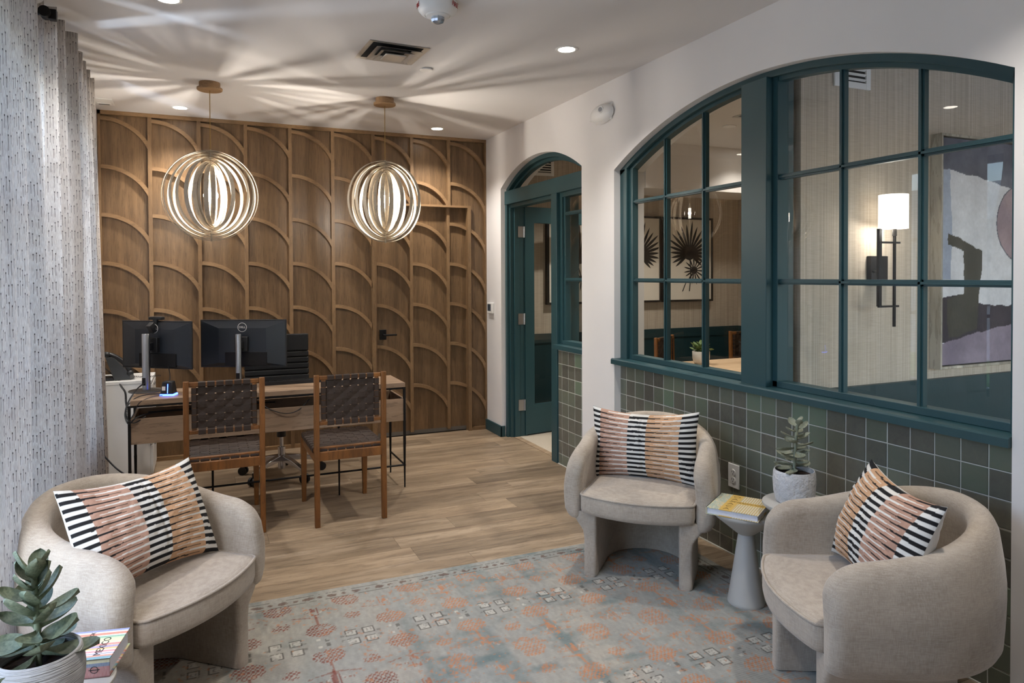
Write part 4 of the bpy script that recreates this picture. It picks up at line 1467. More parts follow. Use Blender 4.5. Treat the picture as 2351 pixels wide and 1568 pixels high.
cab = thing('filing_cabinet', 'low white metal cabinet in the corner under the telephone', 'cabinet', (-.512, 6.03, 0))
MB().box(-.19, .165, -.235, .215, .02, .715).build('body', 'white_metal', cab, bevel=.003)
MB().box(-.195, .182, -.24, .22, .698, .722).build('top', 'white_metal', cab, bevel=.003)
for k, (a, b_) in enumerate(((.03, .24), (.25, .46), (.47, .69))):
    d = MB().box(.165, .184, -.228, .208, a, b_).build('drawer', 'white_metal', cab, bevel=.003)
    MB().box(.184, .192, -.06, .04, b_ - .03, b_ - .018).build('handle', 'steel', d)
MB().box(-.18, .155, -.22, .2, 0, .02).build('plinth', 'grey_plastic', cab)

ph = thing('desk_phone', 'dark grey desk telephone on the white corner cabinet', 'telephone', (-.565, 5.93, .722), .12)
m = MB().prism([(-.02, 0), (.085, .0), (.10, .012), (-.02, .17), (-.075, .175), (-.075, .165)], 'Y', -.075, .085)
m.build('body', 'phone_body', ph, bevel=.004)
MB().prism([(.078, .0), (.112, .012), (.098, .05), (.076, .06)], 'Y', -.08, .09).build('front_lip', 'grey_plastic', ph, bevel=.004)
MB().prism([(-.095, .0), (-.02, .0), (-.03, .02), (-.08, .022)], 'Y', -.07, .08).build('foot', 'black_plastic', ph, bevel=.004)
hp = []
for i in range(13):
    f = i / 12
    x, z = -.068 + .148 * f, .192 - .142 * f
    b_ = .030 * math.sin(PI * f) ** .6
    hp.append((x + b_ * .69, -.062, z + b_ * .72 + .0))
MB().tube(hp, .017, 10).sphere(hp[0], .027, 14, 8, .8).sphere(hp[-1], .027, 14, 8, .8).build('handset', 'black_plastic', ph, smooth=60)
MB().box(.0, .004, .0, .07, .04, .14).build('keypad', 'grey_plastic', ph).rotation_euler = (0, -.78, 0)
# coiled handset cord
def coil(pts, r, turns, wr=.0022):
    P_ = [Vector(p) for p in pts]
    seg = [0]
    for i in range(1, len(P_)): seg.append(seg[-1] + (P_[i] - P_[i - 1]).length)
    L = seg[-1]
    out = []
    n = turns * 9
    for k in range(n + 1):
        s = L * k / n
        i = max(j for j in range(len(seg) - 1) if seg[j] <= s + 1e-9)
        f = (s - seg[i]) / max(1e-9, seg[i + 1] - seg[i])
        p = P_[i].lerp(P_[i + 1], f)
        d = (P_[i + 1] - P_[i]).normalized(); a = d.orthogonal().normalized(); b2 = d.cross(a)
        t = 2 * PI * turns * k / n
        out.append(p + a * (r * math.cos(t)) + b2 * (r * math.sin(t)))
    return MB().tube(out, wr, 5)
coil([(.10, -.05, .02), (.16, -.06, .012), (.24, -.05, .010), (.285, -.03, .010)], .006, 17, .0017).build('cord', 'black_plastic', ph, smooth=60)

def cable(label, pts, r=.0035, coilr=0, turns=0, name='cable', smooth_n=6):
    P_ = [Vector(p) for p in pts]
    # Catmull-Rom
    out = []
    for i in range(len(P_) - 1):
        p0, p1, p2, p3 = P_[max(0, i - 1)], P_[i], P_[i + 1], P_[min(len(P_) - 1, i + 2)]
        for k in range(smooth_n):
            t = k / smooth_n
            out.append(.5 * ((2 * p1) + (p2 - p0) * t + (2 * p0 - 5 * p1 + 4 * p2 - p3) * t * t + (3 * p1 - p0 - 3 * p2 + p3) * t ** 3))
    out.append(P_[-1])
    m = coil(out, coilr, turns, r) if coilr else MB().tube(out, r, 6)
    return tag(m.build(name, 'black_plastic', smooth=60), label, 'cable')
cable('coiled black cord hanging from the telephone toward the desk corner', [(-.545, 5.85, .735), (-.53, 5.76, .70), (-.47, 5.40, .70), (-.435, 5.05, .69), (-.415, 4.88, .67), (-.405, 4.80, .63)], .0016, .0048, 60)
cable('black monitor cable looping over the left end of the desk', [(-.335, 5.125, .79), (-.37, 5.02, .77), (-.41, 4.92, .71), (-.425, 4.86, .64), (-.40, 4.79, .595), (-.36, 4.786, .63), (-.30, 4.84, .640), (-.22, 4.90, .640)], .0045)
cable('second black cable drooping over the desk corner to the speaker', [(-.225, 4.955, .738), (-.30, 4.93, .745), (-.37, 4.87, .735), (-.412, 4.80, .69), (-.408, 4.785, .63), (-.37, 4.785, .60), (-.31, 4.82, .63)], .0035)
cable('thin black cable trailing across the desktop edge from the speaker', [(-.215, 4.925, .734), (-.26, 4.90, .736), (-.31, 4.82, .734), (-.345, 4.792, .715), (-.37, 4.785, .66), (-.405, 4.786, .60)], .0022)
cable('black power cord sagging from the angled monitor to the desk', [(-.20, 5.16, .90), (-.185, 5.08, .84), (-.19, 5.03, .78), (-.20, 4.985, .80)], .0028)
cable('black power cord running along the floor under the curtain', [(-.64, 5.28, .40), (-.585, 5.28, .31), (-.50, 5.20, .23), (-.41, 5.08, .195), (-.33, 4.98, .185), (-.25, 4.9, .18)], .006)
cable('black cables gathered in the open shelf of the desk', [(-.30, 4.86, .645), (-.10, 4.92, .636), (.12, 4.95, .634), (.32, 4.97, .636), (.45, 4.93, .64)], .006)
cable('thin black cable hanging below the desktop between the two chairs', [(.30, 4.86, .69), (.40, 4.80, .62), (.50, 4.786, .585), (.58, 4.79, .60), (.66, 4.86, .655)], .0032)
for o in list(bpy.data.objects):
    if o.name.startswith('cable') and o.parent is None: o['group'] = 'cables around the desk'

# office chair behind the desk
oc = thing('office_chair', 'black leather swivel chair on a chrome five star base behind the desk', 'chair', (.54, 5.47, 0), 0.0)
bk_ = empty('backrest'); bk_.parent = oc
bk_.location = (0, .26, .52); bk_.rotation_euler = (-.10, 0, 0)
m = MB()
m.box(-.235, .235, .0, .03, 0, .50).build('back_shell', 'black_leather', bk_, bevel=.012)
for k in range(9):
    z0 = .01 + k * .045
    z1 = z0 + .043
    if k == 8: z1 = .505
    MB().box(-.238, .238, -.022, .004, z0, z1).build('cushion_rib', 'black_leather', bk_, bevel=.009, seg=3)
MB().box(-.24, .24, -.22, .24, .43, .50).build('seat', 'black_leather', oc, bevel=.03, seg=3)
MB().box(-.09, .09, -.09, .09, .39, .43).cyl((0, 0, .29), (0, 0, .40), .032, n=20).build('mechanism', 'black_plastic', oc)
MB().cyl((0, 0, .16), (0, 0, .30), .014, n=20).build('gas_lift', 'chrome', oc, smooth=40)
MB().cyl((0, 0, .055), (0, 0, .215), .027, n=24).build('column', 'chrome', oc, smooth=40)
for s in (-1, 1):
    MB().tube([(s * .25, .20, .52), (s * .285, .05, .66), (s * .285, -.14, .67), (s * .25, -.16, .52)], .013, 8).build('armrest', 'chrome', oc, smooth=60)
for k in range(5):
    a = math.radians(-72 + k * 72 + 8)
    d = Vector((math.cos(a), math.sin(a), 0)); e = Vector((-math.sin(a), math.cos(a), 0))
    m = MB()
    vs = []
    for r, z, w, hh in ((.02, .135, .022, .022), (.16, .118, .018, .016), (.29, .085, .015, .011)):
        for s, t in ((-1, -1), (1, -1), (1, 1), (-1, 1)):
            vs.append(d * r + e * (s * w) + Vector((0, 0, z + t * hh)))
    fs = [(0, 3, 2, 1), (8, 9, 10, 11)] + [(j * 4 + i, j * 4 + (i + 1) % 4, (j + 1) * 4 + (i + 1) % 4, (j + 1) * 4 + i) for j in range(2) for i in range(4)]
    m.add(vs, fs).build('base_arm', 'chrome', oc, bevel=.003)
    c = d * .295
    w = MB()
    for s in (-1, 1):
        w.cyl(c + e * (s * .008) + Vector((0, 0, .030)), c + e * (s * .026) + Vector((0, 0, .030)), .030, n=18)
    w.cyl(c + Vector((0, 0, .05)), c + Vector((0, 0, .09)), .008, n=10).build('caster', 'black_plastic', oc, smooth=40)

# ------------------------------------------------------------------ pendants and recessed lights
def pendant(x, y, zc, label, rings):
    t = thing('pendant_light', label, 'pendant lamp', (x, y, zc), 0, 'nested ring pendants')
    hz = CEIL - zc
    c = MB().lathe([(0, hz - .052), (.076, hz - .052), (.080, hz - .048), (.080, hz - .036), (.066, hz - .034), (.066, hz), (0, hz)][::-1], n=40).build('canopy', 'canopy_wood', t, smooth=40)
    R0 = max(r for r, a in rings)
    MB().cyl((0, 0, R0), (0, 0, hz - .05), .0028, n=8).build('cord', 'cord', t)
    MB().cyl((0, 0, -R0 - .006), (0, 0, R0 + .006), .0045, n=10).build('axle', 'ring_wood', t)
    MB().cyl((0, 0, .045), (0, 0, .105), .017, n=16).build('socket', 'white_plastic', t, smooth=40)
    MB().sphere((0, 0, 0), .046, 24, 16).build('bulb', 'bulb', t, smooth=180)
    for r, ang in rings:
        wd, th = .0145, .0035
        n = 72
        vs = []; fs = []
        for i in range(n):
            a = 2 * PI * i / n
            for (rr, w) in ((r - th, -wd), (r, -wd), (r, wd), (r - th, wd)):
                vs.append((rr * math.cos(a), w, rr * math.sin(a)))
        for i in range(n):
            for j in range(4):
                fs.append((i * 4 + j, ((i + 1) % n) * 4 + j, ((i + 1) % n) * 4 + (j + 1) % 4, i * 4 + (j + 1) % 4))
        o = MB().add(vs, fs).build('ring', 'ring_wood', t, smooth=40)
        o.rotation_euler = (0, 0, math.radians(ang))
    l = light('pendant_bulb', 'POINT', (0, 0, 0), PENDANT_POWER, 3000, shadow_soft_size=.014)
    l.parent = t
    return t
def rset(a0, angs):
    return [(.300 - .0098 * i, a0 + a) for i, a in enumerate(angs)]
# angle 0 = ring seen edge-on along y; view direction is about -20 degrees
pendant(.072, 5.135, 2.016, 'nested wooden ring pendant hanging over the monitors', rset(0, [0, 11, -20, 25, -29, 36, 52, -55, 64, 68, 81, -86]))
pendant(1.242, 5.097, 2.016, 'nested wooden ring pendant hanging before the hidden oak door', [(r * .985, a) for r, a in rset(-14, [30, -33, 36, 42, -44, 55, -60, 63, 70, -78, 84, 94])])

def can(x, y, label, power=CAN_POWER, group='recessed ceiling lights', k=3500, on=True):
    t = thing('recessed_light', label, 'ceiling light', (x, y, CEIL), 0, group)
    MB().lathe([(.046, -.001), (.050, -.004), (.062, -.005), (.066, -.001)], n=36).build('trim_ring', 'white_plastic', t, smooth=50)
    MB().lathe([(0, -.0035), (.048, -.0035), (.049, -.0015)][::-1], n=32).build('lens', 'can_lens', t)
    l = light('downlight', 'SPOT', (0, 0, -.012), power, k, spot_size=math.radians(118), spot_blend=.75, shadow_soft_size=.045)
    l.parent = t
    return t
can(-.125, 5.975, 'recessed ceiling light near the oak wall left of both pendants')
can(1.918, 5.962, 'recessed ceiling light near the oak wall above the hidden door')
can(1.928, 3.585, 'recessed ceiling light above the barrel chair by the tiles')
can(-.123, 3.66, 'recessed ceiling light at the top edge above the curtain')
can(1.92, 1.20, 'recessed ceiling light over the barrel chair nearest the camera')
can(-.12, 1.20, 'recessed ceiling light over the table with the ribbed pot')
can(5.03, 5.42, 'recessed light in the meeting room in front of the bulkhead', 22, 'meeting room ceiling lights', 3000)
can(3.55, 5.30, 'recessed light added to brighten the meeting room above the askew woven chair', 80, 'meeting room ceiling lights', 3000)  # extra downlight added because the meeting room needs light
can(3.55, 3.55, 'recessed light added to brighten the meeting room over the near table end', 95, 'meeting room ceiling lights', 3000)  # another downlight added to brighten the meeting room
can(4.30, 1.20, 'recessed light added to brighten the side room before the painting', 22, 'added side room lights', 4000)  # downlight added as fill for the side room

# ------------------------------------------------------------------ ceiling and wall fittings
v = thing('air_diffuser', 'square aluminium ceiling air diffuser with stepped cones beside the far pendant', 'vent', (1.027, 4.036, CEIL), .04)
def sq_ring(a, b, z0, z1, name, mat, par, off=(0, 0)):
    vs = []
    for r, z in ((a, z0), (b, z1), (b - .002, z1 + .004), (a - .004, z0 + .004)):
        for sx, sy in ((-1, -1), (1, -1), (1, 1), (-1, 1)):
            vs.append((sx * r + off[0], sy * r + off[1], z))
    fs = []
    for j in range(4):
        for i in range(4):
            fs.append((j * 4 + i, j * 4 + (i + 1) % 4, ((j + 1) % 4) * 4 + (i + 1) % 4, ((j + 1) % 4) * 4 + i))
    return MB().add(vs, fs).build(name, mat, par)
MAT['diffuser'] = simple('satin_aluminium', S(196, 192, 186), .35, .55, var=.03)
sq_ring(.175, .142, -.004, .0, 'flange', 'diffuser', v)
MB().box(-.145, .145, -.145, .145, -.0012, -.0006).build('throat', 'duct_shade', v)  # black sheet painted in for the shade of the diffuser opening
sq_ring(.132, .090, -.022, -.004, 'cone', 'diffuser', v, (.006, -.012))
sq_ring(.098, .064, -.030, -.010, 'cone', 'diffuser', v, (.006, -.012))
MB().box(-.055, .067, -.072, .050, -.036, -.026).build('centre_plate', 'diffuser', v, bevel=.006)

sd = thing('fire_strobe', 'white round ceiling fire alarm strobe with red lettering and clear lens', 'fire alarm', (1.040, 3.215, CEIL))
MB().lathe([(.094, 0), (.096, -.012), (.090, -.040), (.075, -.056), (.060, -.062), (.058, -.058), (0, -.058)], n=48).build('body', 'white_plastic', sd, smooth=40)
MB().lathe([(.058, -.058), (.054, -.066), (.035, -.070), (0, -.070)], n=40).build('lower_disc', 'white_plastic', sd, smooth=40)
k = N('strobe_lens'); k.setp(Roughness=.06, Metallic=.6); k.b.inputs['Base Color'].default_value = S(190, 196, 204); MAT['strobe_lens'] = k.m
MB().lathe([(.032, -.068), (.033, -.082), (.028, -.092), (.014, -.098), (0, -.099)], n=10).build('lens', 'strobe_lens', sd)
MAT['red_ink'] = simple('red_ink', S(168, 34, 34), .5)
for a in (-48, 175, 62):
    ar = math.radians(a)
    text('lettering', 'FIRE', 'red_ink', sd, (.0945 * math.cos(ar), .0945 * math.sin(ar), -.024), (PI / 2 + .1, 0, ar + PI / 2), .030, .0006)

spk = thing('sprinkler_cover', 'flat round white sprinkler cover beside the air diffuser', 'sprinkler', (1.305, 4.266, CEIL))
MB().lathe([(0, -.012), (.038, -.012), (.041, -.008), (.030, -.006), (.030, 0)][::-1], n=32).build('cover_plate', 'white_plastic', spk, smooth=40)
ap = thing('ceiling_plate', 'small rectangular white access plate in the ceiling corner above the curtain', 'vent', (-.635, 5.975, CEIL), .0)
MB().box(-.065, .065, -.10, .10, -.006, 0).build('plate', 'white_plastic', ap, bevel=.002)
MB().box(-.045, .045, .03, .075, -.011, -.005).build('slot_cover', 'white_plastic', ap, bevel=.002)
MB().box(-.035, .035, .042, .062, -.0125, -.010).build('slot', 'grey_plastic', ap)

em = thing('emergency_light', 'white egg shaped emergency light on the wall left of the arched window', 'emergency light', (XR, 4.135, 2.560))
MB().box(-.012, 0, -.11, .10, -.052, .052).build('back_plate', 'white_plastic', em, bevel=.004)
m = MB().sphere((0, 0, 0), 1, 28, 18)
m.v = [(-.008 + min(0, x) * .062 if x < 0 else -.008, y * .135, z * .066) for x, y, z in m.v]
m.build('housing', 'white_plastic', em, smooth=60)
MB().cyl((-.050, -.052, .014), (-.068, -.062, .014), .024, .022, n=24).build('lamp_head', 'white_plastic', em, smooth=40)
MB().cyl((-.0675, -.0615, .014), (-.0695, -.0625, .014), .015, n=20).build('lamp_lens', 'steel', em)
MB().cyl((-.020, .115, -.012), (-.024, .150, -.012), .016, .007, n=14).build('side_knob', 'white_plastic', em, smooth=40)
th = thing('thermostat', 'white wall thermostat with a dark screen near the oak corner', 'thermostat', (XR, 6.165, 1.168))
MB().box(-.022, 0, -.062, .062, -.050, .050).build('body', 'white_plastic', th, bevel=.004)
MB().box(-.0235, -.021, -.030, .048, -.028, .036).build('screen', 'facade_glass', th)
ou = thing('wall_outlet', 'white double socket outlet on the green tiles above the yellow book', 'outlet', (2.5555, 2.912, .419))
MB().box(-.007, 0, -.041, .041, -.063, .063).build('plate', 'white_plastic', ou, bevel=.003)
for s in (-1, 1):
    r = MB().lathe([(0, -.0105), (.0165, -.0105), (.0172, -.006)][::-1], (0, 0, 0), 24, axis='X').build('receptacle', 'white_plastic', ou, smooth=30)
    r.location = (0, 0, s * .0195)
    MB().box(-.0112, -.010, -.0085, -.006, -.001, .009).box(-.0112, -.010, .005, .0075, -.001, .009).cyl((-.0112, 0, -.008), (-.010, 0, -.008), .003, n=10).build('slots', 'black_plastic', r)

# ------------------------------------------------------------------ curtains
def curtain(label, y0, y1, n, seed, amp=.042, flare=0.0):
    rr = random.Random(seed)
    ph = rr.uniform(0, 6)
    def fx(s, z):
        a = amp * (.75 + .35 * math.sin(3.1 * s + seed))
        w = math.sin(2 * PI * n * s + ph + .5 * math.sin(2 * PI * s * 2.3 + seed))
        w = math.copysign(abs(w) ** .75, w)
        x = -.618 + a * w + .010 * math.sin(2 * PI * n * 2.2 * s + 1)
        x += (1 - z / 2.7) * (.012 * math.sin(7 * s + seed) + .012 * w)
        return x
    NU, NV = max(60, n * 18), 30
    vs = []; uvs = []
    L = 0.0; prev = None
    us = []
    for i in range(NU):
        s = i / (NU - 1)
        y = y0 + (y1 - y0) * s + .010 * math.sin(2 * PI * n * s * 1.0 + ph + 1.2)
        p = (fx(s, 1.3), y)
        if prev: L += math.hypot(p[0] - prev[0], p[1] - prev[1])
        prev = p
        us.append(L)
    for j in range(NV):
        z = .015 + (2.70 - .015) * j / (NV - 1)
        for i in range(NU):
            s = i / (NU - 1)
            yy = y0 + (y1 - y0) * s
            c = (y0 + y1) / 2
            y = yy + .010 * math.sin(2 * PI * n * s + ph + 1.2)
            y += flare * s * ((1 - z / 2.7) if flare > .3 else sm(2.7 - z, .25, 1.1))
            zz = z + (.012 * math.sin(2 * PI * n * s + ph) if j == NV - 1 else 0)
            vs.append((fx(s, z), y, zz)); uvs.append((us[i], z))
    fs = [(j * NU + i, j * NU + i + 1, (j + 1) * NU + i + 1, (j + 1) * NU + i) for j in range(NV - 1) for i in range(NU - 1)]
    o = MB().add(vs, fs).build('curtain', 'curtain', smooth=180)
    ul = o.data.uv_layers.new(name='UVMap')
    for lp in o.data.loops:
        ul.data[lp.index].uv = uvs[lp.vertex_index]
    sd_ = o.modifiers.new('cloth', 'SOLIDIFY'); sd_.thickness = .0018
    return tag(o, label, 'curtain', 'dashed linen curtains')
curtain('dashed white linen curtain panel at the left edge, brightest with daylight', 2.60, 3.575, 3, 2, amp=.058, flare=.10)
curtain('dashed linen curtain panel between the black rod bracket and the farther panel', 3.70, 4.23, 3, 5, amp=.052, flare=.08)
curtain('dashed linen curtain panel hanging closest to the oak wall beside the telephone', 4.35, 5.12, 4, 9, amp=.052, flare=.42)
cr = thing('curtain_rod', 'black metal curtain rod with bracket showing between two curtain panels', 'curtain rod', (-.606, 3.665, 2.632))
MB().cyl((-.094, -1.35, 0), (-.094, 1.6, 0), .011, n=14).build('rod', 'black', cr, smooth=40)
MB().cyl((0, -.03, .0), (0, .03, .0), .023, n=20).cyl((0, 0, -.004), (-.105, 0, -.004), .009, n=10).build('bracket', 'black', cr, smooth=40)
MB().box(-.109, -.101, -.03, .03, -.05, .05).build('wall_plate', 'black', cr, bevel=.003)
MB().box(.012, .042, -.006, .028, -.026, .020).build('clamp', 'black', cr, bevel=.003)

# ------------------------------------------------------------------ meeting room
mt = thing('meeting_table', 'long pale oak meeting table seen through the arched window', 'table', (4.55, 4.10, 0))
MB().box(-.89, .89, -.78, .78, .705, .74).build('tabletop', 'meet_wood', mt, bevel=.004) if 0 else None
MAT['meet_wood'] = wood('pale_oak_top', S(176, 146, 112), S(206, 178, 144), 'X', fine=60, rough=.45, stretch=8, bump=.1)
MB().box(-.89, .89, -.78, .78, .705, .74).build('tabletop', 'meet_wood', mt, bevel=.004)
for sx in (-1, 1):
    for sy in (-1, 1):
        MB().box(sx * .80 - .03, sx * .80 + .03, sy * .68 - .03, sy * .68 + .03, 0, .705).build('leg', 'black', mt, bevel=.003)
wc3.location = (4.13, 5.27, 0); wc3.rotation_euler = (0, 0, PI + .55)
wc4.location = (5.14, 5.42, 0); wc4.rotation_euler = (0, 0, PI)
mp = thing('potted_plant', 'small leafy green plant in a white bowl pot on the meeting table', 'plant', (3.775, 4.70, .74))
pot(mp, 'pot_marble', [(0, 0), (.045, 0), (.060, .012), (.070, .045), (.072, .10), (.070, .104), (.066, .10), (.064, .07), (0, .07)], .064, .088, 40)
r_ = random.Random(4)
for i in range(34):
    f = i / 33
    add_leaf(mp, LEAF_C, (r_.uniform(-.03, .03), r_.uniform(-.03, .03), .09 + .03 * r_.random()), i * 2.4, math.radians(18 + 62 * f + r_.uniform(-12, 12)), r_.uniform(.06, .105), r_.uniform(-.4, .4))

def palm_print(x0, x1, label, fans, stems):
    z0, z1 = 1.180, 2.092
    t = thing('palm_print', label, 'picture', ((x0 + x1) / 2, 6.31, (z0 + z1) / 2), 0, 'framed palm prints')
    w, h = (x1 - x0) / 2 - .003, (z1 - z0) / 2
    b = .022; d = .052
    MB().box(-w, -w + b, -d, 0, -h, h).box(w - b, w, -d, 0, -h, h).box(-w + b, w - b, -d, 0, -h, -h + b).box(-w + b, w - b, -d, 0, h - b, h).build('frame', 'frame_black', t)
    MB().box(-w + b, w - b, -d + .010, -.004, -h + b, h - b).build('sheet', 'art_paper', t)
    m = MB()
    y = -d + .0085
    def blade(cx, cz, ang, L, wd):
        dx, dz = math.cos(ang), math.sin(ang)
        pts = []
        for f, s in ((0.03, .25), (.35, .8), (.62, 1.0), (.85, .6), (1.0, 0), (.85, -.6), (.62, -1.0), (.35, -.8), (.03, -.25)):
            px = cx + dx * L * f - dz * wd * s; pz = cz + dz * L * f + dx * wd * s
            pts.append((max(-w + b + .004, min(w - b - .004, px)), pz))
        m.add([(p[0], y, p[1]) for p in pts], [tuple(range(len(pts)))])
    rr = random.Random(int(x0 * 100))
    for (cx, cz, R, n, a0, a1) in fans:
        for i in range(n):
            f = i / (n - 1)
            a = math.radians(a0 + (a1 - a0) * f)
            L = R * (1 - .38 * abs(f - .5) * 2 * .9) * rr.uniform(.92, 1.06)
            blade(cx, cz, a, L, R * .044)
        m.add([(cx + R * .22 * math.cos(k), y + .0003, cz + R * .20 * math.sin(k)) for k in [2 * PI * i / 14 for i in range(14)]], [tuple(range(14))])
    for pts in stems:
        for (a, c), (a2, c2) in zip(pts[:-1], pts[1:]):
            m.add([(a - .006, y, c), (a + .006, y, c), (a2 + .006, y, c2), (a2 - .006, y, c2)], [(0, 1, 2, 3)])
    m.build('printed_leaf', 'ink', t)
fans = [(.02, .065, .355, 20, -38, 218), (.085, -.115, .205, 15, -150, 190)]
stems = [[(.03, .02), (.04, -.20), (.02, -.345)], [(.08, -.15), (-.02, -.24), (-.07, -.345)]]
palm_print(4.515, 5.194, 'black framed palm leaf print farthest right, both fan leaves fully visible', fans, stems)
palm_print(3.828, 4.507, 'black framed palm leaf print half hidden by the window jamb', [(.06, .05, .34, 21, -45, 200)], [[(.05, .0), (.0, -.32)]])
palm_print(3.141, 3.820, 'black framed palm leaf print seen through the door glass and sidelight', [(.03, .02, .36, 23, -60, 240), (.05, -.20, .16, 13, -180, 160)], [[(.03, .0), (-.02, -.36)]])

def grille(name, label, cx, cz, w, h, y, n):
    t = thing(name, label, 'vent', (cx, y, cz))
    b = .032
    MB().box(-w, -w + b, -.012, 0, -h, h).box(w - b, w, -.012, 0, -h, h).box(-w + b, w - b, -.012, 0, -h, -h + b).box(-w + b, w - b, -.012, 0, h - b, h).build('frame', 'white_metal', t, bevel=.002)
    MB().box(-w + b, w - b, -.002, -.001, -h + b, h - b).build('duct_backing', 'duct_shade', t)  # flat black sheet standing in for the shade behind the slats
    for i in range(n):
        z = -h + b + (2 * h - 2 * b) * (i + .5) / n
        s = MB().box(-w + b, w - b, -.010, .010, -.0012, .0012).build('slat', 'white_metal', t)
        s.location = (0, -.004, z); s.rotation_euler = (-.75, 0, 0)
grille('return_grille', 'white louvred return grille high on the side room wall', 3.09, 2.585, .128, .150, 2.650, 9)
grille('return_grille', 'white louvred return grille glimpsed under the door arch', 3.09, 2.60, .152, .142, 6.308, 9)
sq = thing('air_diffuser', 'square ceiling air vent in the meeting room beside the window post', 'vent', (4.17, 4.42, CEIL))
sq_ring(.17, .13, -.004, .0, 'flange', 'diffuser', sq)
MB().box(-.135, .135, -.135, .135, -.003, -.001).build('throat', 'grey_plastic', sq)
sq_ring(.12, .08, -.012, -.002, 'cone', 'diffuser', sq)
sk = thing('sprinkler_cover', 'flat round white sprinkler cover on the meeting room ceiling', 'sprinkler', (4.225, 4.88, CEIL))
MB().lathe([(0, -.008), (.055, -.008), (.058, -.003), (.05, 0)][::-1], n=32).build('cover_plate', 'white_plastic', sk, smooth=40)

# wall sconce
sc = thing('wall_sconce', 'black metal wall sconce with a glowing white drum shade', 'wall lamp', (3.27, 2.652, 1.49))
MB().box(-.062, .062, -.030, 0, -.075, .080).build('backplate', 'black', sc, bevel=.003)
yy = 2.53 - 2.652
MB().box(-.124, -.104, yy - .004, yy + .012, -.180, .215).build('bar', 'black', sc, bevel=.001)
MB().box(-.020, -.008, yy - .010, yy + .002, -.285, .215).build('bar', 'black', sc, bevel=.001)
MB().box(-.122, .028, yy - .006, yy + .006, .141, .151).build('crossbar', 'black', sc)
MB().box(-.124, .020, yy - .006, yy + .006, -.185, -.175).build('crossbar', 'black', sc)
MB().cyl((-.112, yy + .008, .0), (-.04, -.02, .0), .008, n=10).build('bracket_arm', 'black', sc)
MB().cyl((-.014, yy - .004, .18), (-.014, yy - .004, .225), .011, n=14).build('candle_cup', 'black', sc)
MB().lathe([(.0685, 0), (.0695, 0), (.0695, .173), (.0685, .173)], (-.018, yy, .217), 40).build('shade', 'sconce_shade', sc, smooth=40)
MB().lathe([(.004, .0), (.067, .0), (.067, .003), (.004, .003)], (-.018, yy, .230), 30).build('diffuser', 'sconce_shade', sc)
l = light('sconce_bulb', 'POINT', (-.018, yy, .36), 9, 3000, shadow_soft_size=.03); l.parent = sc
l = light('sconce_bulb', 'POINT', (-.018, yy, .205), 3, 3000, shadow_soft_size=.03); l.parent = sc

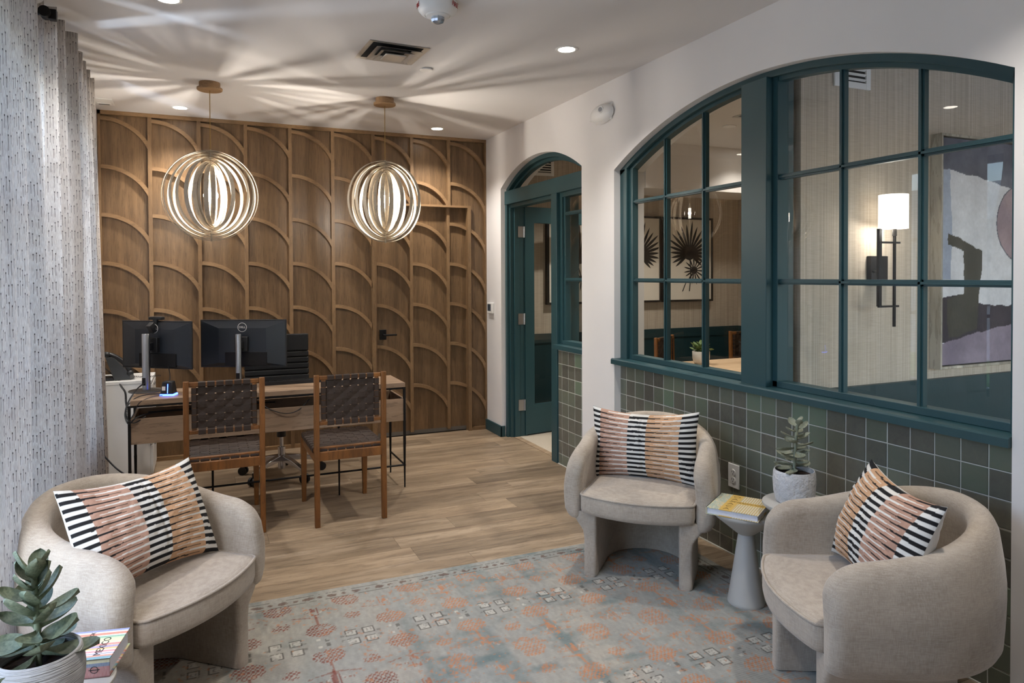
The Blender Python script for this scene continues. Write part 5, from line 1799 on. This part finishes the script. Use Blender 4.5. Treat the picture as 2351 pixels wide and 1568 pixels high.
# large abstract painting
def painting():
    X0, X1, Z0, Z1 = 3.70, 4.96, .950, 2.243
    t = thing('abstract_painting', 'large abstract canvas in a deep limed oak frame in the side room', 'painting', ((X0 + X1) / 2, 2.652, (Z0 + Z1) / 2))
    w, h = (X1 - X0) / 2, (Z1 - Z0) / 2
    d = .066
    for nm, bx in (('frame_side', (-w, -w + .014, -d, 0, -h, h)), ('frame_side', (w - .014, w, -d, 0, -h, h)), ('frame_side', (-w + .014, w - .014, -d, 0, -h, -h + .014)), ('frame_side', (-w + .014, w - .014, -d, 0, h - .014, h))):
        MB().box(*bx).build(nm, 'frame_oak', t, bevel=.0015)
    MB().box(-w + .014, w - .014, -.03, -.004, -h + .014, h - .014).build('float_tray', 'frame_black', t)
    cw, chh = w - .022, h - .022
    nu, nv = 260, 270
    U, V = np.meshgrid(np.linspace(-cw, cw, nu), np.linspace(-chh, chh, nv))
    X = U + (X0 + X1) / 2; Z = V + (Z0 + Z1) / 2
    wx = (np_noise(X * 14, Z * 14, 31, 3) - .5) * .022
    wz = (np_noise(X * 14 + 9, Z * 14 + 5, 32, 3) - .5) * .022
    Xw, Zw = X + wx, Z + wz
    n1 = np_noise(X * 5, Z * 5, 33, 5); n2 = np_noise(X * 16, Z * 16, 34, 4)
    def inside(poly):
        r = np.zeros(X.shape, bool)
        j = len(poly) - 1
        for i in range(len(poly)):
            xi, zi = poly[i]; xj, zj = poly[j]
            c = ((zi > Zw) != (zj > Zw)) & (Xw < (xj - xi) * (Zw - zi) / (zj - zi + 1e-12) + xi)
            r ^= c; j = i
        return r
    def paint(col, m, a, b):
        c = lin(a) * (1 - n1[..., None]) + lin(b) * n1[..., None]
        c = c * (1 + .25 * (n2 - .5))[..., None]
        return np.where(m[..., None], c, col)
    col = paint(np.zeros(X.shape + (3,)), np.ones(X.shape, bool), (196, 196, 200), (222, 222, 226))
    col = paint(col, inside([(3.6, 2.4), (3.6, 2.052), (3.755, 2.052), (3.909, 2.03), (4.073, 2.008), (4.185, 1.991), (4.323, 1.961), (4.7, 1.90), (5.1, 1.86), (5.1, 2.4)]), (62, 64, 76), (122, 124, 136))
    col = paint(col, inside([(3.6, 2.052), (3.782, 2.051), (3.789, 1.798), (3.803, 1.694), (3.788, 1.441), (3.6, 1.439)]), (142, 150, 168), (176, 184, 200))
    e = ((X - 4.42) / .235) ** 2 + ((Z - 1.765) / .225) ** 2 + (n2 - .5) * .05
    col = paint(col, e < 1.03, (70, 72, 82), (96, 96, 110))
    col = paint(col, e < .97, (132, 116, 128), (176, 152, 152))
    col = paint(col, inside([(3.6, 1.332), (3.902, 1.361), (4.032, 1.31), (4.165, 1.289), (4.323, 1.29), (4.7, 1.30), (5.1, 1.34), (5.1, 1.2), (4.6, 1.20), (4.325, 1.177), (4.124, 1.159), (3.918, 1.121), (3.759, 1.097), (3.6, 1.08)]), (50, 46, 54), (72, 64, 68))
    col = paint(col, inside([(3.6, 1.07), (3.759, 1.097), (3.918, 1.121), (4.124, 1.159), (4.325, 1.177), (4.6, 1.20), (5.1, 1.2), (5.1, .9), (3.6, .9)]), (108, 98, 112), (160, 148, 160))
    g = [(3.766, 1.702), (3.912, 1.661), (4.061, 1.6), (4.051, 1.466), (4.032, 1.296), (4.015, 1.158), (3.958, 1.147), (3.851, 1.124), (3.775, 1.118), (3.756, 1.332), (3.902, 1.365), (3.899, 1.603), (3.764, 1.631)]
    col = paint(col, inside(g), (58, 58, 52), (88, 84, 70))
    co = np.stack([U, np.full(U.shape, -.058), V], -1).reshape(-1, 3)
    idx = np.arange(nu * nv).reshape(nv, nu)
    q = np.stack([idx[:-1, :-1], idx[:-1, 1:], idx[1:, 1:], idx[1:, :-1]], -1).reshape(-1, 4)
    me = bpy.data.meshes.new('canvas')
    me.from_pydata(co.tolist(), [], q.tolist()); me.materials.append(MAT['canvas']); me.update()
    o = bpy.data.objects.new('canvas', me); COL.objects.link(o); o.parent = t
    color_attr(o, np.concatenate([col.clip(0, 1), np.ones(X.shape + (1,))], -1).reshape(-1, 4))
    MB().box(-cw, cw, -.0575, -.03, -chh, chh).build('stretcher', 'off_white_fabric', t)
painting()
